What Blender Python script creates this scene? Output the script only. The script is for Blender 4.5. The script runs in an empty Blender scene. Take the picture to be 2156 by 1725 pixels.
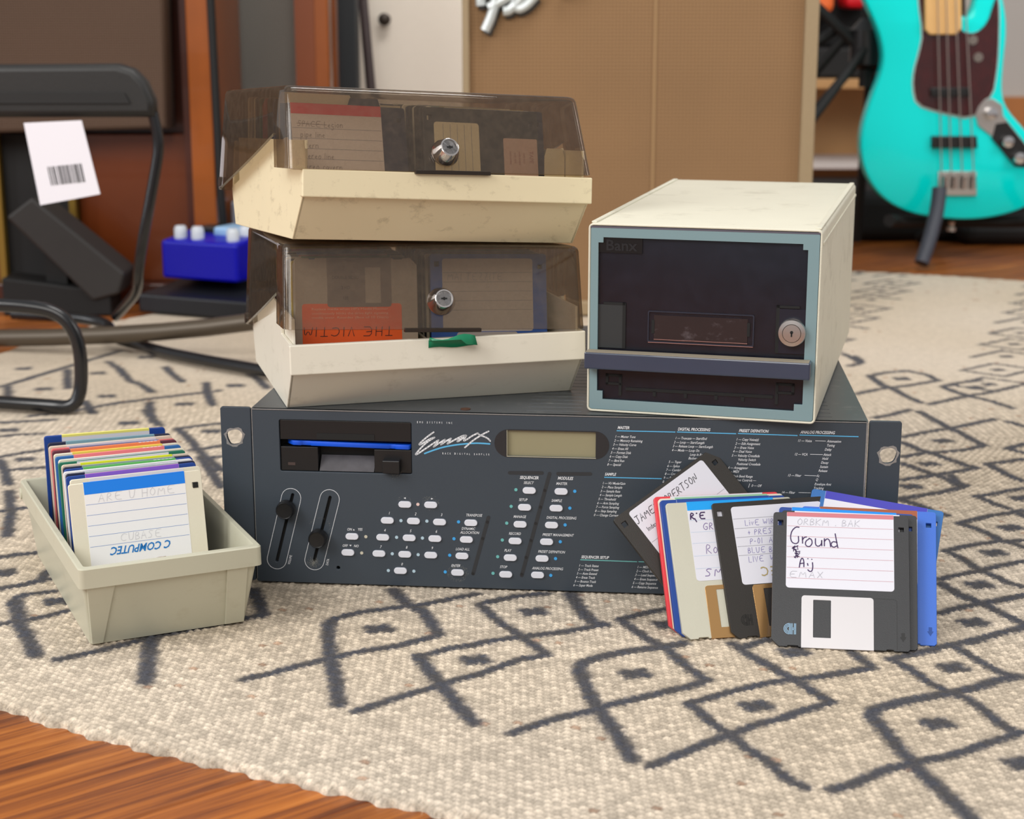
import bpy, bmesh, math, random
import numpy as np
from mathutils import Vector, Matrix
random.seed(7); rng = np.random.RandomState(7)
C = bpy.context.scene.collection
SC = bpy.context.scene
# ------------------------------------------------------------------ camera, world, lights, exposure
cam_d = bpy.data.cameras.new('camera'); cam = bpy.data.objects.new('camera', cam_d); C.objects.link(cam)
cam.location = (0, 0, .39694); cam.rotation_mode = 'XYZ'
cam.rotation_euler = (math.pi/2 - .22771, 0, 0)
cam_d.sensor_width = 36; cam_d.sensor_fit = 'HORIZONTAL'; cam_d.lens = 57.882; cam_d.clip_start = .02
cam_d.dof.use_dof = True; cam_d.dof.focus_distance = 1.12; cam_d.dof.aperture_fstop = 10.5
SC.camera = cam
w = bpy.data.worlds.new('world'); SC.world = w; w.use_nodes = True
bg = w.node_tree.nodes['Background']; bg.inputs[0].default_value = (.98, .97, .97, 1); bg.inputs[1].default_value = .46
def area(name, loc, target, sx, sy, power, col):
    d = bpy.data.lights.new(name, 'AREA'); d.shape = 'RECTANGLE'; d.size = sx; d.size_y = sy; d.energy = power; d.color = col
    o = bpy.data.objects.new(name, d); C.objects.link(o); o.location = loc
    o.rotation_euler = (Vector(target)-Vector(loc)).to_track_quat('-Z', 'Y').to_euler(); return o
area('window_and_fill_light', (-1.9, -.2, 1.9), (.1, 1.2, .1), 1.3, 1.5, 52, (1.0, .98, .95))
area('window_and_fill_light', (-2.6, 1.1, .95), (.1, 1.2, .1), .24, 1.4, 12, (.97, .98, 1.0))
area('window_and_fill_light', (.3, 1.6, 2.5), (-.1, 3.3, .3), 1.2, .8, 30, (1.0, .97, .93))  # added fill lamp that brightens the back of the room
area('window_and_fill_light', (-.3, -2.0, 2.3), (.2, 1.6, .1), 2.2, 1.4, 52, (1.0, .96, .90))
area('window_and_fill_light', (1.9, 1.6, 1.3), (.9, 3.0, .3), .8, .8, 11, (1.0, .97, .94))  # added fill lamp aimed at the bass
SC.view_settings.view_transform = 'Standard'; SC.view_settings.look = 'None'
SC.view_settings.exposure = 0.0; SC.view_settings.gamma = 1.0; SC.view_settings.use_curve_mapping = False
SC.cycles.use_denoising = True; SC.cycles.max_bounces = 10; SC.cycles.transparent_max_bounces = 24
SC.cycles.sample_clamp_indirect = 6
# ------------------------------------------------------------------ helpers
def lin(r, g, b):
    f = lambda c: (c/255/12.92) if c/255 <= .04045 else ((c/255+.055)/1.055)**2.4
    return (f(r), f(g), f(b), 1)
MATS = {}
def mat(name, rgb, rough=.5, metal=0, spec=.5, noise=0, nscale=60, bump=0, bscale=400, dirt=None, dscale=30, damt=.5, coat=0, aniso_scale=None):
    if name in MATS: return MATS[name]
    m = bpy.data.materials.new(name); m.use_nodes = True; nt = m.node_tree; p = nt.nodes['Principled BSDF']
    c = lin(*rgb); p.inputs['Base Color'].default_value = c
    p.inputs['Roughness'].default_value = rough; p.inputs['Metallic'].default_value = metal
    p.inputs['Specular IOR Level'].default_value = spec; p.inputs['Coat Weight'].default_value = coat
    tc = nt.nodes.new('ShaderNodeTexCoord')
    last = None
    if noise:
        n = nt.nodes.new('ShaderNodeTexNoise'); n.inputs['Scale'].default_value = nscale; n.inputs['Detail'].default_value = 5
        nt.links.new(tc.outputs['Object'], n.inputs['Vector'])
        mx = nt.nodes.new('ShaderNodeMix'); mx.data_type = 'RGBA'
        mx.inputs['A'].default_value = tuple(v*(1-noise) for v in c[:3])+(1,); mx.inputs['B'].default_value = tuple(min(1, v*(1+noise)) for v in c[:3])+(1,)
        nt.links.new(n.outputs['Fac'], mx.inputs['Factor']); last = mx.outputs['Result']
    if dirt:
        n = nt.nodes.new('ShaderNodeTexNoise'); n.inputs['Scale'].default_value = dscale; n.inputs['Detail'].default_value = 8; n.inputs['Roughness'].default_value = .7
        mp = nt.nodes.new('ShaderNodeMapping'); mp.inputs['Scale'].default_value = (1, 1, 1.6); nt.links.new(tc.outputs['Object'], mp.inputs['Vector']); nt.links.new(mp.outputs['Vector'], n.inputs['Vector'])
        r = nt.nodes.new('ShaderNodeValToRGB'); r.color_ramp.elements[0].position = .56; r.color_ramp.elements[1].position = .78
        r.color_ramp.elements[0].color = (0, 0, 0, 1); r.color_ramp.elements[1].color = (damt, damt, damt, 1)
        nt.links.new(n.outputs['Fac'], r.inputs['Fac'])
        mx = nt.nodes.new('ShaderNodeMix'); mx.data_type = 'RGBA'; mx.inputs['B'].default_value = lin(*dirt)
        if last: nt.links.new(last, mx.inputs['A'])
        else: mx.inputs['A'].default_value = c
        nt.links.new(r.outputs['Color'], mx.inputs['Factor']); last = mx.outputs['Result']
    if last: nt.links.new(last, p.inputs['Base Color'])
    if bump:
        n = nt.nodes.new('ShaderNodeTexNoise'); n.inputs['Scale'].default_value = bscale; n.inputs['Detail'].default_value = 2
        nt.links.new(tc.outputs['Object'], n.inputs['Vector'])
        b = nt.nodes.new('ShaderNodeBump'); b.inputs['Strength'].default_value = bump; b.inputs['Distance'].default_value = .0004
        nt.links.new(n.outputs['Fac'], b.inputs['Height']); nt.links.new(b.outputs['Normal'], p.inputs['Normal'])
    MATS[name] = m; return m
def smoke(name, tint, gloss=.05, dust=(150, 140, 120), damt=.12, dscale=180, base=.04):
    m = bpy.data.materials.new(name); m.use_nodes = True; nt = m.node_tree; nt.nodes.clear()
    out = nt.nodes.new('ShaderNodeOutputMaterial'); tr = nt.nodes.new('ShaderNodeBsdfTransparent'); tr.inputs['Color'].default_value = (*tint, 1)
    # the pane absorbs along the slanted path through its thickness
    g0 = nt.nodes.new('ShaderNodeNewGeometry'); dt = nt.nodes.new('ShaderNodeVectorMath'); dt.operation = 'DOT_PRODUCT'; nt.links.new(g0.outputs['Incoming'], dt.inputs[0]); nt.links.new(g0.outputs['Normal'], dt.inputs[1])
    ab = nt.nodes.new('ShaderNodeMath'); ab.operation = 'ABSOLUTE'; nt.links.new(dt.outputs['Value'], ab.inputs[0])
    mxx = nt.nodes.new('ShaderNodeMath'); mxx.operation = 'MAXIMUM'; mxx.inputs[1].default_value = .16; nt.links.new(ab.outputs[0], mxx.inputs[0])
    dv = nt.nodes.new('ShaderNodeMath'); dv.operation = 'DIVIDE'; dv.inputs[0].default_value = 1; nt.links.new(mxx.outputs[0], dv.inputs[1])
    cc = nt.nodes.new('ShaderNodeCombineColor')
    for k in range(3):
        pw = nt.nodes.new('ShaderNodeMath'); pw.operation = 'POWER'; pw.inputs[0].default_value = tint[k]; nt.links.new(dv.outputs[0], pw.inputs[1]); nt.links.new(pw.outputs[0], cc.inputs[k])
    nt.links.new(cc.outputs[0], tr.inputs['Color'])
    gl = nt.nodes.new('ShaderNodeBsdfGlossy'); gl.inputs['Roughness'].default_value = gloss
    fr = nt.nodes.new('ShaderNodeFresnel'); fr.inputs['IOR'].default_value = 1.5
    m1 = nt.nodes.new('ShaderNodeMixShader'); geo = nt.nodes.new('ShaderNodeNewGeometry'); io = nt.nodes.new('ShaderNodeMapRange'); io.inputs['To Min'].default_value = 1.5; io.inputs['To Max'].default_value = 1/1.5
    nt.links.new(geo.outputs['Backfacing'], io.inputs['Value']); nt.links.new(io.outputs[0], fr.inputs['IOR']); nt.links.new(fr.outputs[0], m1.inputs[0]); nt.links.new(tr.outputs[0], m1.inputs[1]); nt.links.new(gl.outputs[0], m1.inputs[2])
    df = nt.nodes.new('ShaderNodeBsdfDiffuse'); df.inputs['Color'].default_value = lin(*dust)
    tc = nt.nodes.new('ShaderNodeTexCoord'); n = nt.nodes.new('ShaderNodeTexNoise'); n.inputs['Scale'].default_value = dscale; n.inputs['Detail'].default_value = 8; n.inputs['Roughness'].default_value = .75
    nt.links.new(tc.outputs['Object'], n.inputs['Vector'])
    mr = nt.nodes.new('ShaderNodeMapRange'); mr.inputs['From Min'].default_value = .42; mr.inputs['From Max'].default_value = .8; mr.inputs['To Min'].default_value = base; mr.inputs['To Max'].default_value = base+damt
    nt.links.new(n.outputs['Fac'], mr.inputs['Value'])
    m2 = nt.nodes.new('ShaderNodeMixShader'); nt.links.new(mr.outputs[0], m2.inputs[0]); nt.links.new(m1.outputs[0], m2.inputs[1]); nt.links.new(df.outputs[0], m2.inputs[2])
    nt.links.new(m2.outputs[0], out.inputs[0]); MATS[name] = m; return m

def RT(x, y, z, yaw=0, b=None, c=0):
    return Matrix.Translation((x, y, z)) @ Matrix.Rotation(yaw, 4, 'Z')
def thing(name, label, cat, M=None, group=None, parent=None):
    o = bpy.data.objects.new(name, None); C.objects.link(o); o.empty_display_size = .02
    if M is not None: o.matrix_world = M
    o['label'] = label; o['category'] = cat
    if group: o['group'] = group
    return o
def tag(o, label, cat, group=None):
    o['label'] = label; o['category'] = cat
    if group: o['group'] = group
    return o
def link(name, me, m, parent=None, M=None, label=None):
    if m is not None and not me.materials: me.materials.append(m)
    o = bpy.data.objects.new(name, me); C.objects.link(o)
    if parent is not None: o.parent = parent
    if M is not None: o.matrix_local = M
    if label: o['label'] = label
    return o
class MB:
    def __init__(s): s.v = []; s.f = []
    def add(s, vs, fs, M=None):
        n = len(s.v)
        s.v += [tuple(M @ Vector(v)) for v in vs] if M is not None else [tuple(v) for v in vs]
        s.f += [tuple(i+n for i in f) for f in fs]; return s
    def box(s, x0, x1, y0, y1, z0, z1, M=None):
        vs = [(x, y, z) for z in (z0, z1) for y in (y0, y1) for x in (x0, x1)]
        return s.add(vs, [(0,2,3,1),(4,5,7,6),(0,1,5,4),(2,6,7,3),(0,4,6,2),(1,3,7,5)], M)
    def prism(s, poly, a0, a1, axis='y', M=None):
        # poly in the plane across the axis: axis y -> (x,z); axis x -> (y,z); axis z -> (x,y)
        f = {'y': lambda p, a: (p[0], a, p[1]), 'x': lambda p, a: (a, p[0], p[1]), 'z': lambda p, a: (p[0], p[1], a)}[axis]
        n = len(poly); vs = [f(p, a0) for p in poly]+[f(p, a1) for p in poly]
        fs = [tuple(range(n)), tuple(range(2*n-1, n-1, -1))]+[(i, i+n, (i+1) % n+n, (i+1) % n) for i in range(n)]
        return s.add(vs, fs, M)
    def cyl(s, r0, r1, a0, a1, axis='y', c=(0, 0), n=28, M=None, caps=True):
        f = {'y': lambda x, z, a: (c[0]+x, a, c[1]+z), 'x': lambda x, z, a: (a, c[0]+x, c[1]+z), 'z': lambda x, z, a: (c[0]+x, c[1]+z, a)}[axis]
        vs = [f(math.cos(2*math.pi*i/n)*r, math.sin(2*math.pi*i/n)*r, a) for r, a in ((r0, a0), (r1, a1)) for i in range(n)]
        fs = [(i, i+n, (i+1) % n+n, (i+1) % n) for i in range(n)]
        if caps: fs += [tuple(range(n)), tuple(range(2*n-1, n-1, -1))]
        return s.add(vs, fs, M)
    def lathe(s, prof, axis='y', c=(0, 0), n=32, M=None):
        # prof: list of (r, a)
        f = {'y': lambda x, z, a: (c[0]+x, a, c[1]+z), 'z': lambda x, z, a: (c[0]+x, c[1]+z, a)}[axis]
        vs = [f(math.cos(2*math.pi*i/n)*r, math.sin(2*math.pi*i/n)*r, a) for r, a in prof for i in range(n)]
        fs = [(k*n+i, (k+1)*n+i, (k+1)*n+(i+1) % n, k*n+(i+1) % n) for k in range(len(prof)-1) for i in range(n)]
        fs += [tuple(range(n)), tuple(range(len(prof)*n-1, (len(prof)-1)*n-1, -1))]
        return s.add(vs, fs, M)
    def tube(s, pts, r, n=10):
        pts = [Vector(p) for p in pts]; vs = []; up = None
        for i, p in enumerate(pts):
            t = (pts[min(i+1, len(pts)-1)]-pts[max(i-1, 0)]).normalized()
            if up is None: up = t.orthogonal().normalized()
            up = (up-t*up.dot(t)).normalized(); b = t.cross(up)
            rr = r[i] if isinstance(r, (list, tuple)) else r
            vs += [tuple(p+(up*math.cos(2*math.pi*k/n)+b*math.sin(2*math.pi*k/n))*rr) for k in range(n)]
        fs = [(i*n+k, i*n+(k+1) % n, (i+1)*n+(k+1) % n, (i+1)*n+k) for i in range(len(pts)-1) for k in range(n)]
        fs += [tuple(range(n-1, -1, -1)), tuple((len(pts)-1)*n+k for k in range(n))]
        return s.add(vs, fs)
    def ribbon(s, pts, w, y, taper=False):
        # flat pen stroke in the x,z plane at depth y (facing -y)
        P = [Vector((p[0], p[1])) for p in pts]; L = []; R = []
        for i, p in enumerate(P):
            t = P[min(i+1, len(P)-1)]-P[max(i-1, 0)]
            if t.length < 1e-9: t = Vector((1, 0))
            t.normalize(); nrm = Vector((-t.y, t.x)); ww = w/2
            q = p
            if i == 0: q = p-t*ww*.8
            if i == len(P)-1: q = p+t*ww*.8
            L.append(q+nrm*ww); R.append(q-nrm*ww)
        n = len(P); vs = [(a.x, y, a.y) for a in L]+[(a.x, y, a.y) for a in R]
        return s.add(vs, [(i, n+i, n+i+1, i+1) for i in range(n-1)])
    def stroke(s, pts, w, y):
        # round-jointed pen stroke: a quad per segment and a disc at every point
        for a, b in zip(pts[:-1], pts[1:]):
            d = Vector((b[0]-a[0], b[1]-a[1]))
            if d.length < 1e-8: continue
            d.normalize(); n = Vector((-d.y, d.x))*w/2
            s.add([(a[0]+n.x, y, a[1]+n.y), (a[0]-n.x, y, a[1]-n.y), (b[0]-n.x, y, b[1]-n.y), (b[0]+n.x, y, b[1]+n.y)], [(0, 1, 2, 3)])
        for p in pts: s.add([(p[0]+math.cos(k*math.pi/5)*w/2, y, p[1]-math.sin(k*math.pi/5)*w/2) for k in range(10)], [tuple(range(10))])
        return s
    def mesh(s, name='mesh', smooth=False, bevel=0, seg=2, angle=.5):
        me = bpy.data.meshes.new(name); me.from_pydata(s.v, [], s.f)
        bm = bmesh.new(); bm.from_mesh(me)
        bmesh.ops.recalc_face_normals(bm, faces=bm.faces)
        if bevel:
            es = [e for e in bm.edges if len(e.link_faces) == 2 and e.calc_face_angle(0) > angle]
            bmesh.ops.bevel(bm, geom=es, offset=bevel, segments=seg, profile=.5, affect='EDGES', clamp_overlap=True)
        bm.to_mesh(me); bm.free()
        if smooth:
            for p in me.polygons: p.use_smooth = True
            me.set_sharp_from_angle(angle=math.radians(35))
        return me
    def build(s, name, m, parent=None, smooth=False, bevel=0, seg=2, M=None, label=None, angle=.5):
        return link(name, s.mesh(name, smooth, bevel, seg, angle), m, parent, M, label)
def rrect(x0, z0, x1, z1, r, n=5, only=None):
    pts = []
    for k, (cx, cz, a0) in enumerate(((x1-r, z0+r, -90), (x1-r, z1-r, 0), (x0+r, z1-r, 90), (x0+r, z0+r, 180))):
        if only and k not in only:
            pts.append(((x1, z0), (x1, z1), (x0, z1), (x0, z0))[k]); continue
        for i in range(n+1):
            a = math.radians(a0+90*i/n); pts.append((cx+r*math.cos(a), cz+r*math.sin(a)))
    return pts
def pill(p, q, r, n=8):
    p = Vector(p); q = Vector(q); a = math.atan2((q-p).y, (q-p).x); pts = []
    for c, a0 in ((q, a-math.pi/2), (p, a+math.pi/2)):
        for i in range(n+1): t = a0+math.pi*i/n; pts.append((c.x+r*math.cos(t), c.y+r*math.sin(t)))
    return pts
_dg = None
def curve_mesh(cu):
    o = bpy.data.objects.new('temp', cu); C.objects.link(o)
    dg = bpy.context.evaluated_depsgraph_get(); me = bpy.data.meshes.new_from_object(o.evaluated_get(dg))
    bpy.data.objects.remove(o); bpy.data.curves.remove(cu); return me
def plate_mesh(outer, holes, y0, y1, bevel=0):
    """outline in (x,z) with holes, from depth y0 to y1"""
    cu = bpy.data.curves.new('plate', 'CURVE'); cu.dimensions = '2D'; cu.fill_mode = 'BOTH'
    for pl in [outer]+list(holes):
        sp = cu.splines.new('POLY'); sp.points.add(len(pl)-1); sp.use_cyclic_u = True
        for i, p in enumerate(pl): sp.points[i].co = (p[0], p[1], 0, 1)
    cu.extrude = max(abs(y1-y0)/2-bevel, 1e-5); cu.bevel_depth = bevel; cu.bevel_resolution = 1
    if bevel: cu.offset = -bevel
    me = curve_mesh(cu); ym = (y0+y1)/2
    co = np.empty(len(me.vertices)*3); me.vertices.foreach_get('co', co); co = co.reshape(-1, 3)
    co = np.stack([co[:, 0], -co[:, 2]+ym, co[:, 1]], 1); me.vertices.foreach_set('co', co.ravel()); me.update()
    bm = bmesh.new(); bm.from_mesh(me); bmesh.ops.remove_doubles(bm, verts=bm.verts, dist=1e-6); bmesh.ops.recalc_face_normals(bm, faces=bm.faces); bm.to_mesh(me); bm.free()
    return me
def plate(name, outer, holes, y0, y1, m, parent=None, bevel=0, M=None, label=None):
    return link(name, plate_mesh(outer, holes, y0, y1, bevel), m, parent, M, label)
_cap = [None]
def text_verts(s, size_cap, xs=1, shear=0, anchor='C', bold=0, width=None):
    """returns verts (x,z) and faces for a string with the given cap height"""
    if _cap[0] is None:
        cu = bpy.data.curves.new('t', 'FONT'); cu.body = 'H'; me = curve_mesh(cu); _cap[0] = max(v.co.y for v in me.vertices)
    cu = bpy.data.curves.new('t', 'FONT'); cu.body = s; cu.size = size_cap/_cap[0]; cu.shear = 0; cu.resolution_u = 2; cu.offset = bold*cu.size
    me = curve_mesh(cu)
    co = np.array([tuple(v.co) for v in me.vertices]) if len(me.vertices) else np.zeros((0, 3))
    fs = [tuple(p.vertices) for p in me.polygons]; bpy.data.meshes.remove(me)
    if len(co):
        co[:, 0] *= xs
        if width: co[:, 0] = (co[:, 0]-co[:, 0].min())*width/max(1e-9, np.ptp(co[:, 0]))
        if anchor == 'C': co[:, 0] -= (co[:, 0].min()+co[:, 0].max())/2
        else: co[:, 0] -= co[:, 0].min()
        co[:, 1] -= size_cap/2
        co[:, 0] += co[:, 1]*shear
    return co, fs
def text_into(mb, s, x, z, cap, y, rot=0, **k):
    co, fs = text_verts(s, cap, **k); c, sn = math.cos(rot), math.sin(rot)
    mb.add([(x+c*a-sn*b, y, z+sn*a+c*b) for a, b, _ in co], fs)
# single-stroke pen alphabet for handwriting
GL = {
'A': ["0,0 .4,1 .8,0", ".15,.4 .65,.4"], 'B': ["0,0 0,1 .5,.9 .5,.6 0,.5 .6,.4 .6,.1 0,0"], 'C': ["1,.85 .6,1 .2,.8 .05,.4 .3,.02 .9,.1"],
'D': ["0,0 0,1 .6,.8 .7,.4 .4,.05 0,0"], 'E': ["1,1 .1,1 .1,0 1,0", ".1,.5 .7,.55"], 'F': ["1,1 .1,1 .1,0", ".1,.5 .7,.55"], 'G': [".9,.9 .5,1 .1,.7 .05,.3 .4,0 .8,.1 .85,.45 .5,.45"],
'H': ["0,0 0,1", ".7,0 .7,1", "0,.5 .7,.5"], 'I': [".1,0 .1,1"], 'J': ["0,1 .8,1", ".5,1 .5,.1 .2,-.05 0,.1"], 'K': ["0,0 0,1", ".7,1 0,.45 .7,0"], 'L': ["0,1 0,0 .6,0"],
'M': ["0,0 .15,1 .5,.3 .85,1 1,0"], 'N': ["0,0 .1,1 .7,0 .8,1"], 'O': [".4,1 .05,.7 .05,.3 .4,0 .75,.3 .75,.7 .4,1"], 'P': ["0,0 .05,1 .6,.9 .6,.6 .05,.45"],
'R': ["0,0 .05,1 .6,.85 .5,.55 .05,.45 .7,0"], 'S': [".8,.9 .4,1 .1,.8 .6,.4 .5,.05 0,.05"], 'T': ["0,1 .8,1", ".4,1 .4,0"], 'U': ["0,1 .1,.1 .4,0 .7,.2 .8,1"],
'V': ["0,1 .35,0 .7,1"], 'W': ["0,1 .2,0 .5,.7 .8,0 1,1"], 'X': ["0,0 .7,1", "0,1 .7,0"], 'Z': ["0,1 .7,1 0,0 .7,0"], '0': [".35,1 .05,.6 .1,.1 .4,0 .6,.4 .6,.8 .35,1"], '1': [".1,0 .15,1"],
'-': ["0,.4 .4,.4"], '+': ["0,.4 .5,.4", ".25,.1 .25,.7"], '.': [".1,0 .14,.08"],
'r': ["0,0 .05,.6", ".05,.4 .25,.6 .5,.6"], 'o': [".3,.6 .05,.4 .1,.05 .4,0 .6,.25 .5,.55 .3,.6"], 'u': ["0,.6 .05,.1 .3,0 .5,.2 .55,.6 .55,0"], 'n': ["0,0 0,.6", "0,.4 .3,.6 .5,.5 .55,0"],
'd': [".5,.5 .2,.6 0,.3 .15,0 .5,.15", ".5,1.1 .5,0 .6,0"], 'g': [".5,.6 .15,.55 0,.3 .3,.05 .5,.3 .5,-.3 .2,-.45 0,-.3"], 'h': ["0,1 0,0", "0,.35 .3,.55 .5,.4 .5,0"], 'i': [".1,.6 .1,0", ".1,.85 .12,.9"],
'j': [".3,.6 .3,-.3 .1,-.45 0,-.3", ".3,.85 .33,.9"], 'v': ["0,.6 .2,0 .5,.6"], 'e': ["0,.3 .5,.35 .3,.6 .05,.4 .1,.05 .5,.05"], 'l': ["0,1 0,0"], 's': [".4,.55 .1,.55 .1,.35 .4,.25 .35,0 0,.05"],
't': [".2,.9 .2,0 .4,0", "0,.6 .4,.6"], 'x': ["0,0 .5,.6", "0,.6 .5,0"], 'a': [".5,.5 .2,.6 0,.3 .2,0 .5,.2 .5,.6 .5,0"], 'p': ["0,-.4 0,.6", "0,.5 .4,.6 .5,.3 .3,0 0,.1"], 'c': [".5,.5 .2,.6 0,.3 .2,0 .5,.1"]}
GL = {k: [[tuple(float(q) for q in p.split(',')) for p in s.split()] for s in v] for k, v in GL.items()}
def smooth_pts(p, it=2):
    for _ in range(it):
        q = [p[0]]
        for a, b in zip(p[:-1], p[1:]): q += [(a[0]*.75+b[0]*.25, a[1]*.75+b[1]*.25), (a[0]*.25+b[0]*.75, a[1]*.25+b[1]*.75)]
        q.append(p[-1]); p = q
    return p
def pen(mb, s, x, z, h, w, y, gap=.32, xs=.8, rot=0, jit=.04, flip=False, slant=.08):
    cx = 0; c, sn = math.cos(rot), math.sin(rot)
    for ch in s:
        if ch == ' ': cx += h*.7*xs; continue
        g = GL.get(ch, GL['I']); wd = max(p[0] for st in g for p in st); dz = random.uniform(-jit, jit)*h
        for st in g:
            pts = [(cx+(p[0]+p[1]*slant+random.uniform(-jit, jit)*.5)*h*xs, p[1]*h+dz) for p in st]
            if len(pts) > 3: pts = smooth_pts(pts, 1)
            mb.ribbon([(x+c*a-sn*b, z+sn*a+c*b) for a, b in pts], w, y)
        cx += (wd+gap)*h*xs
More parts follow.
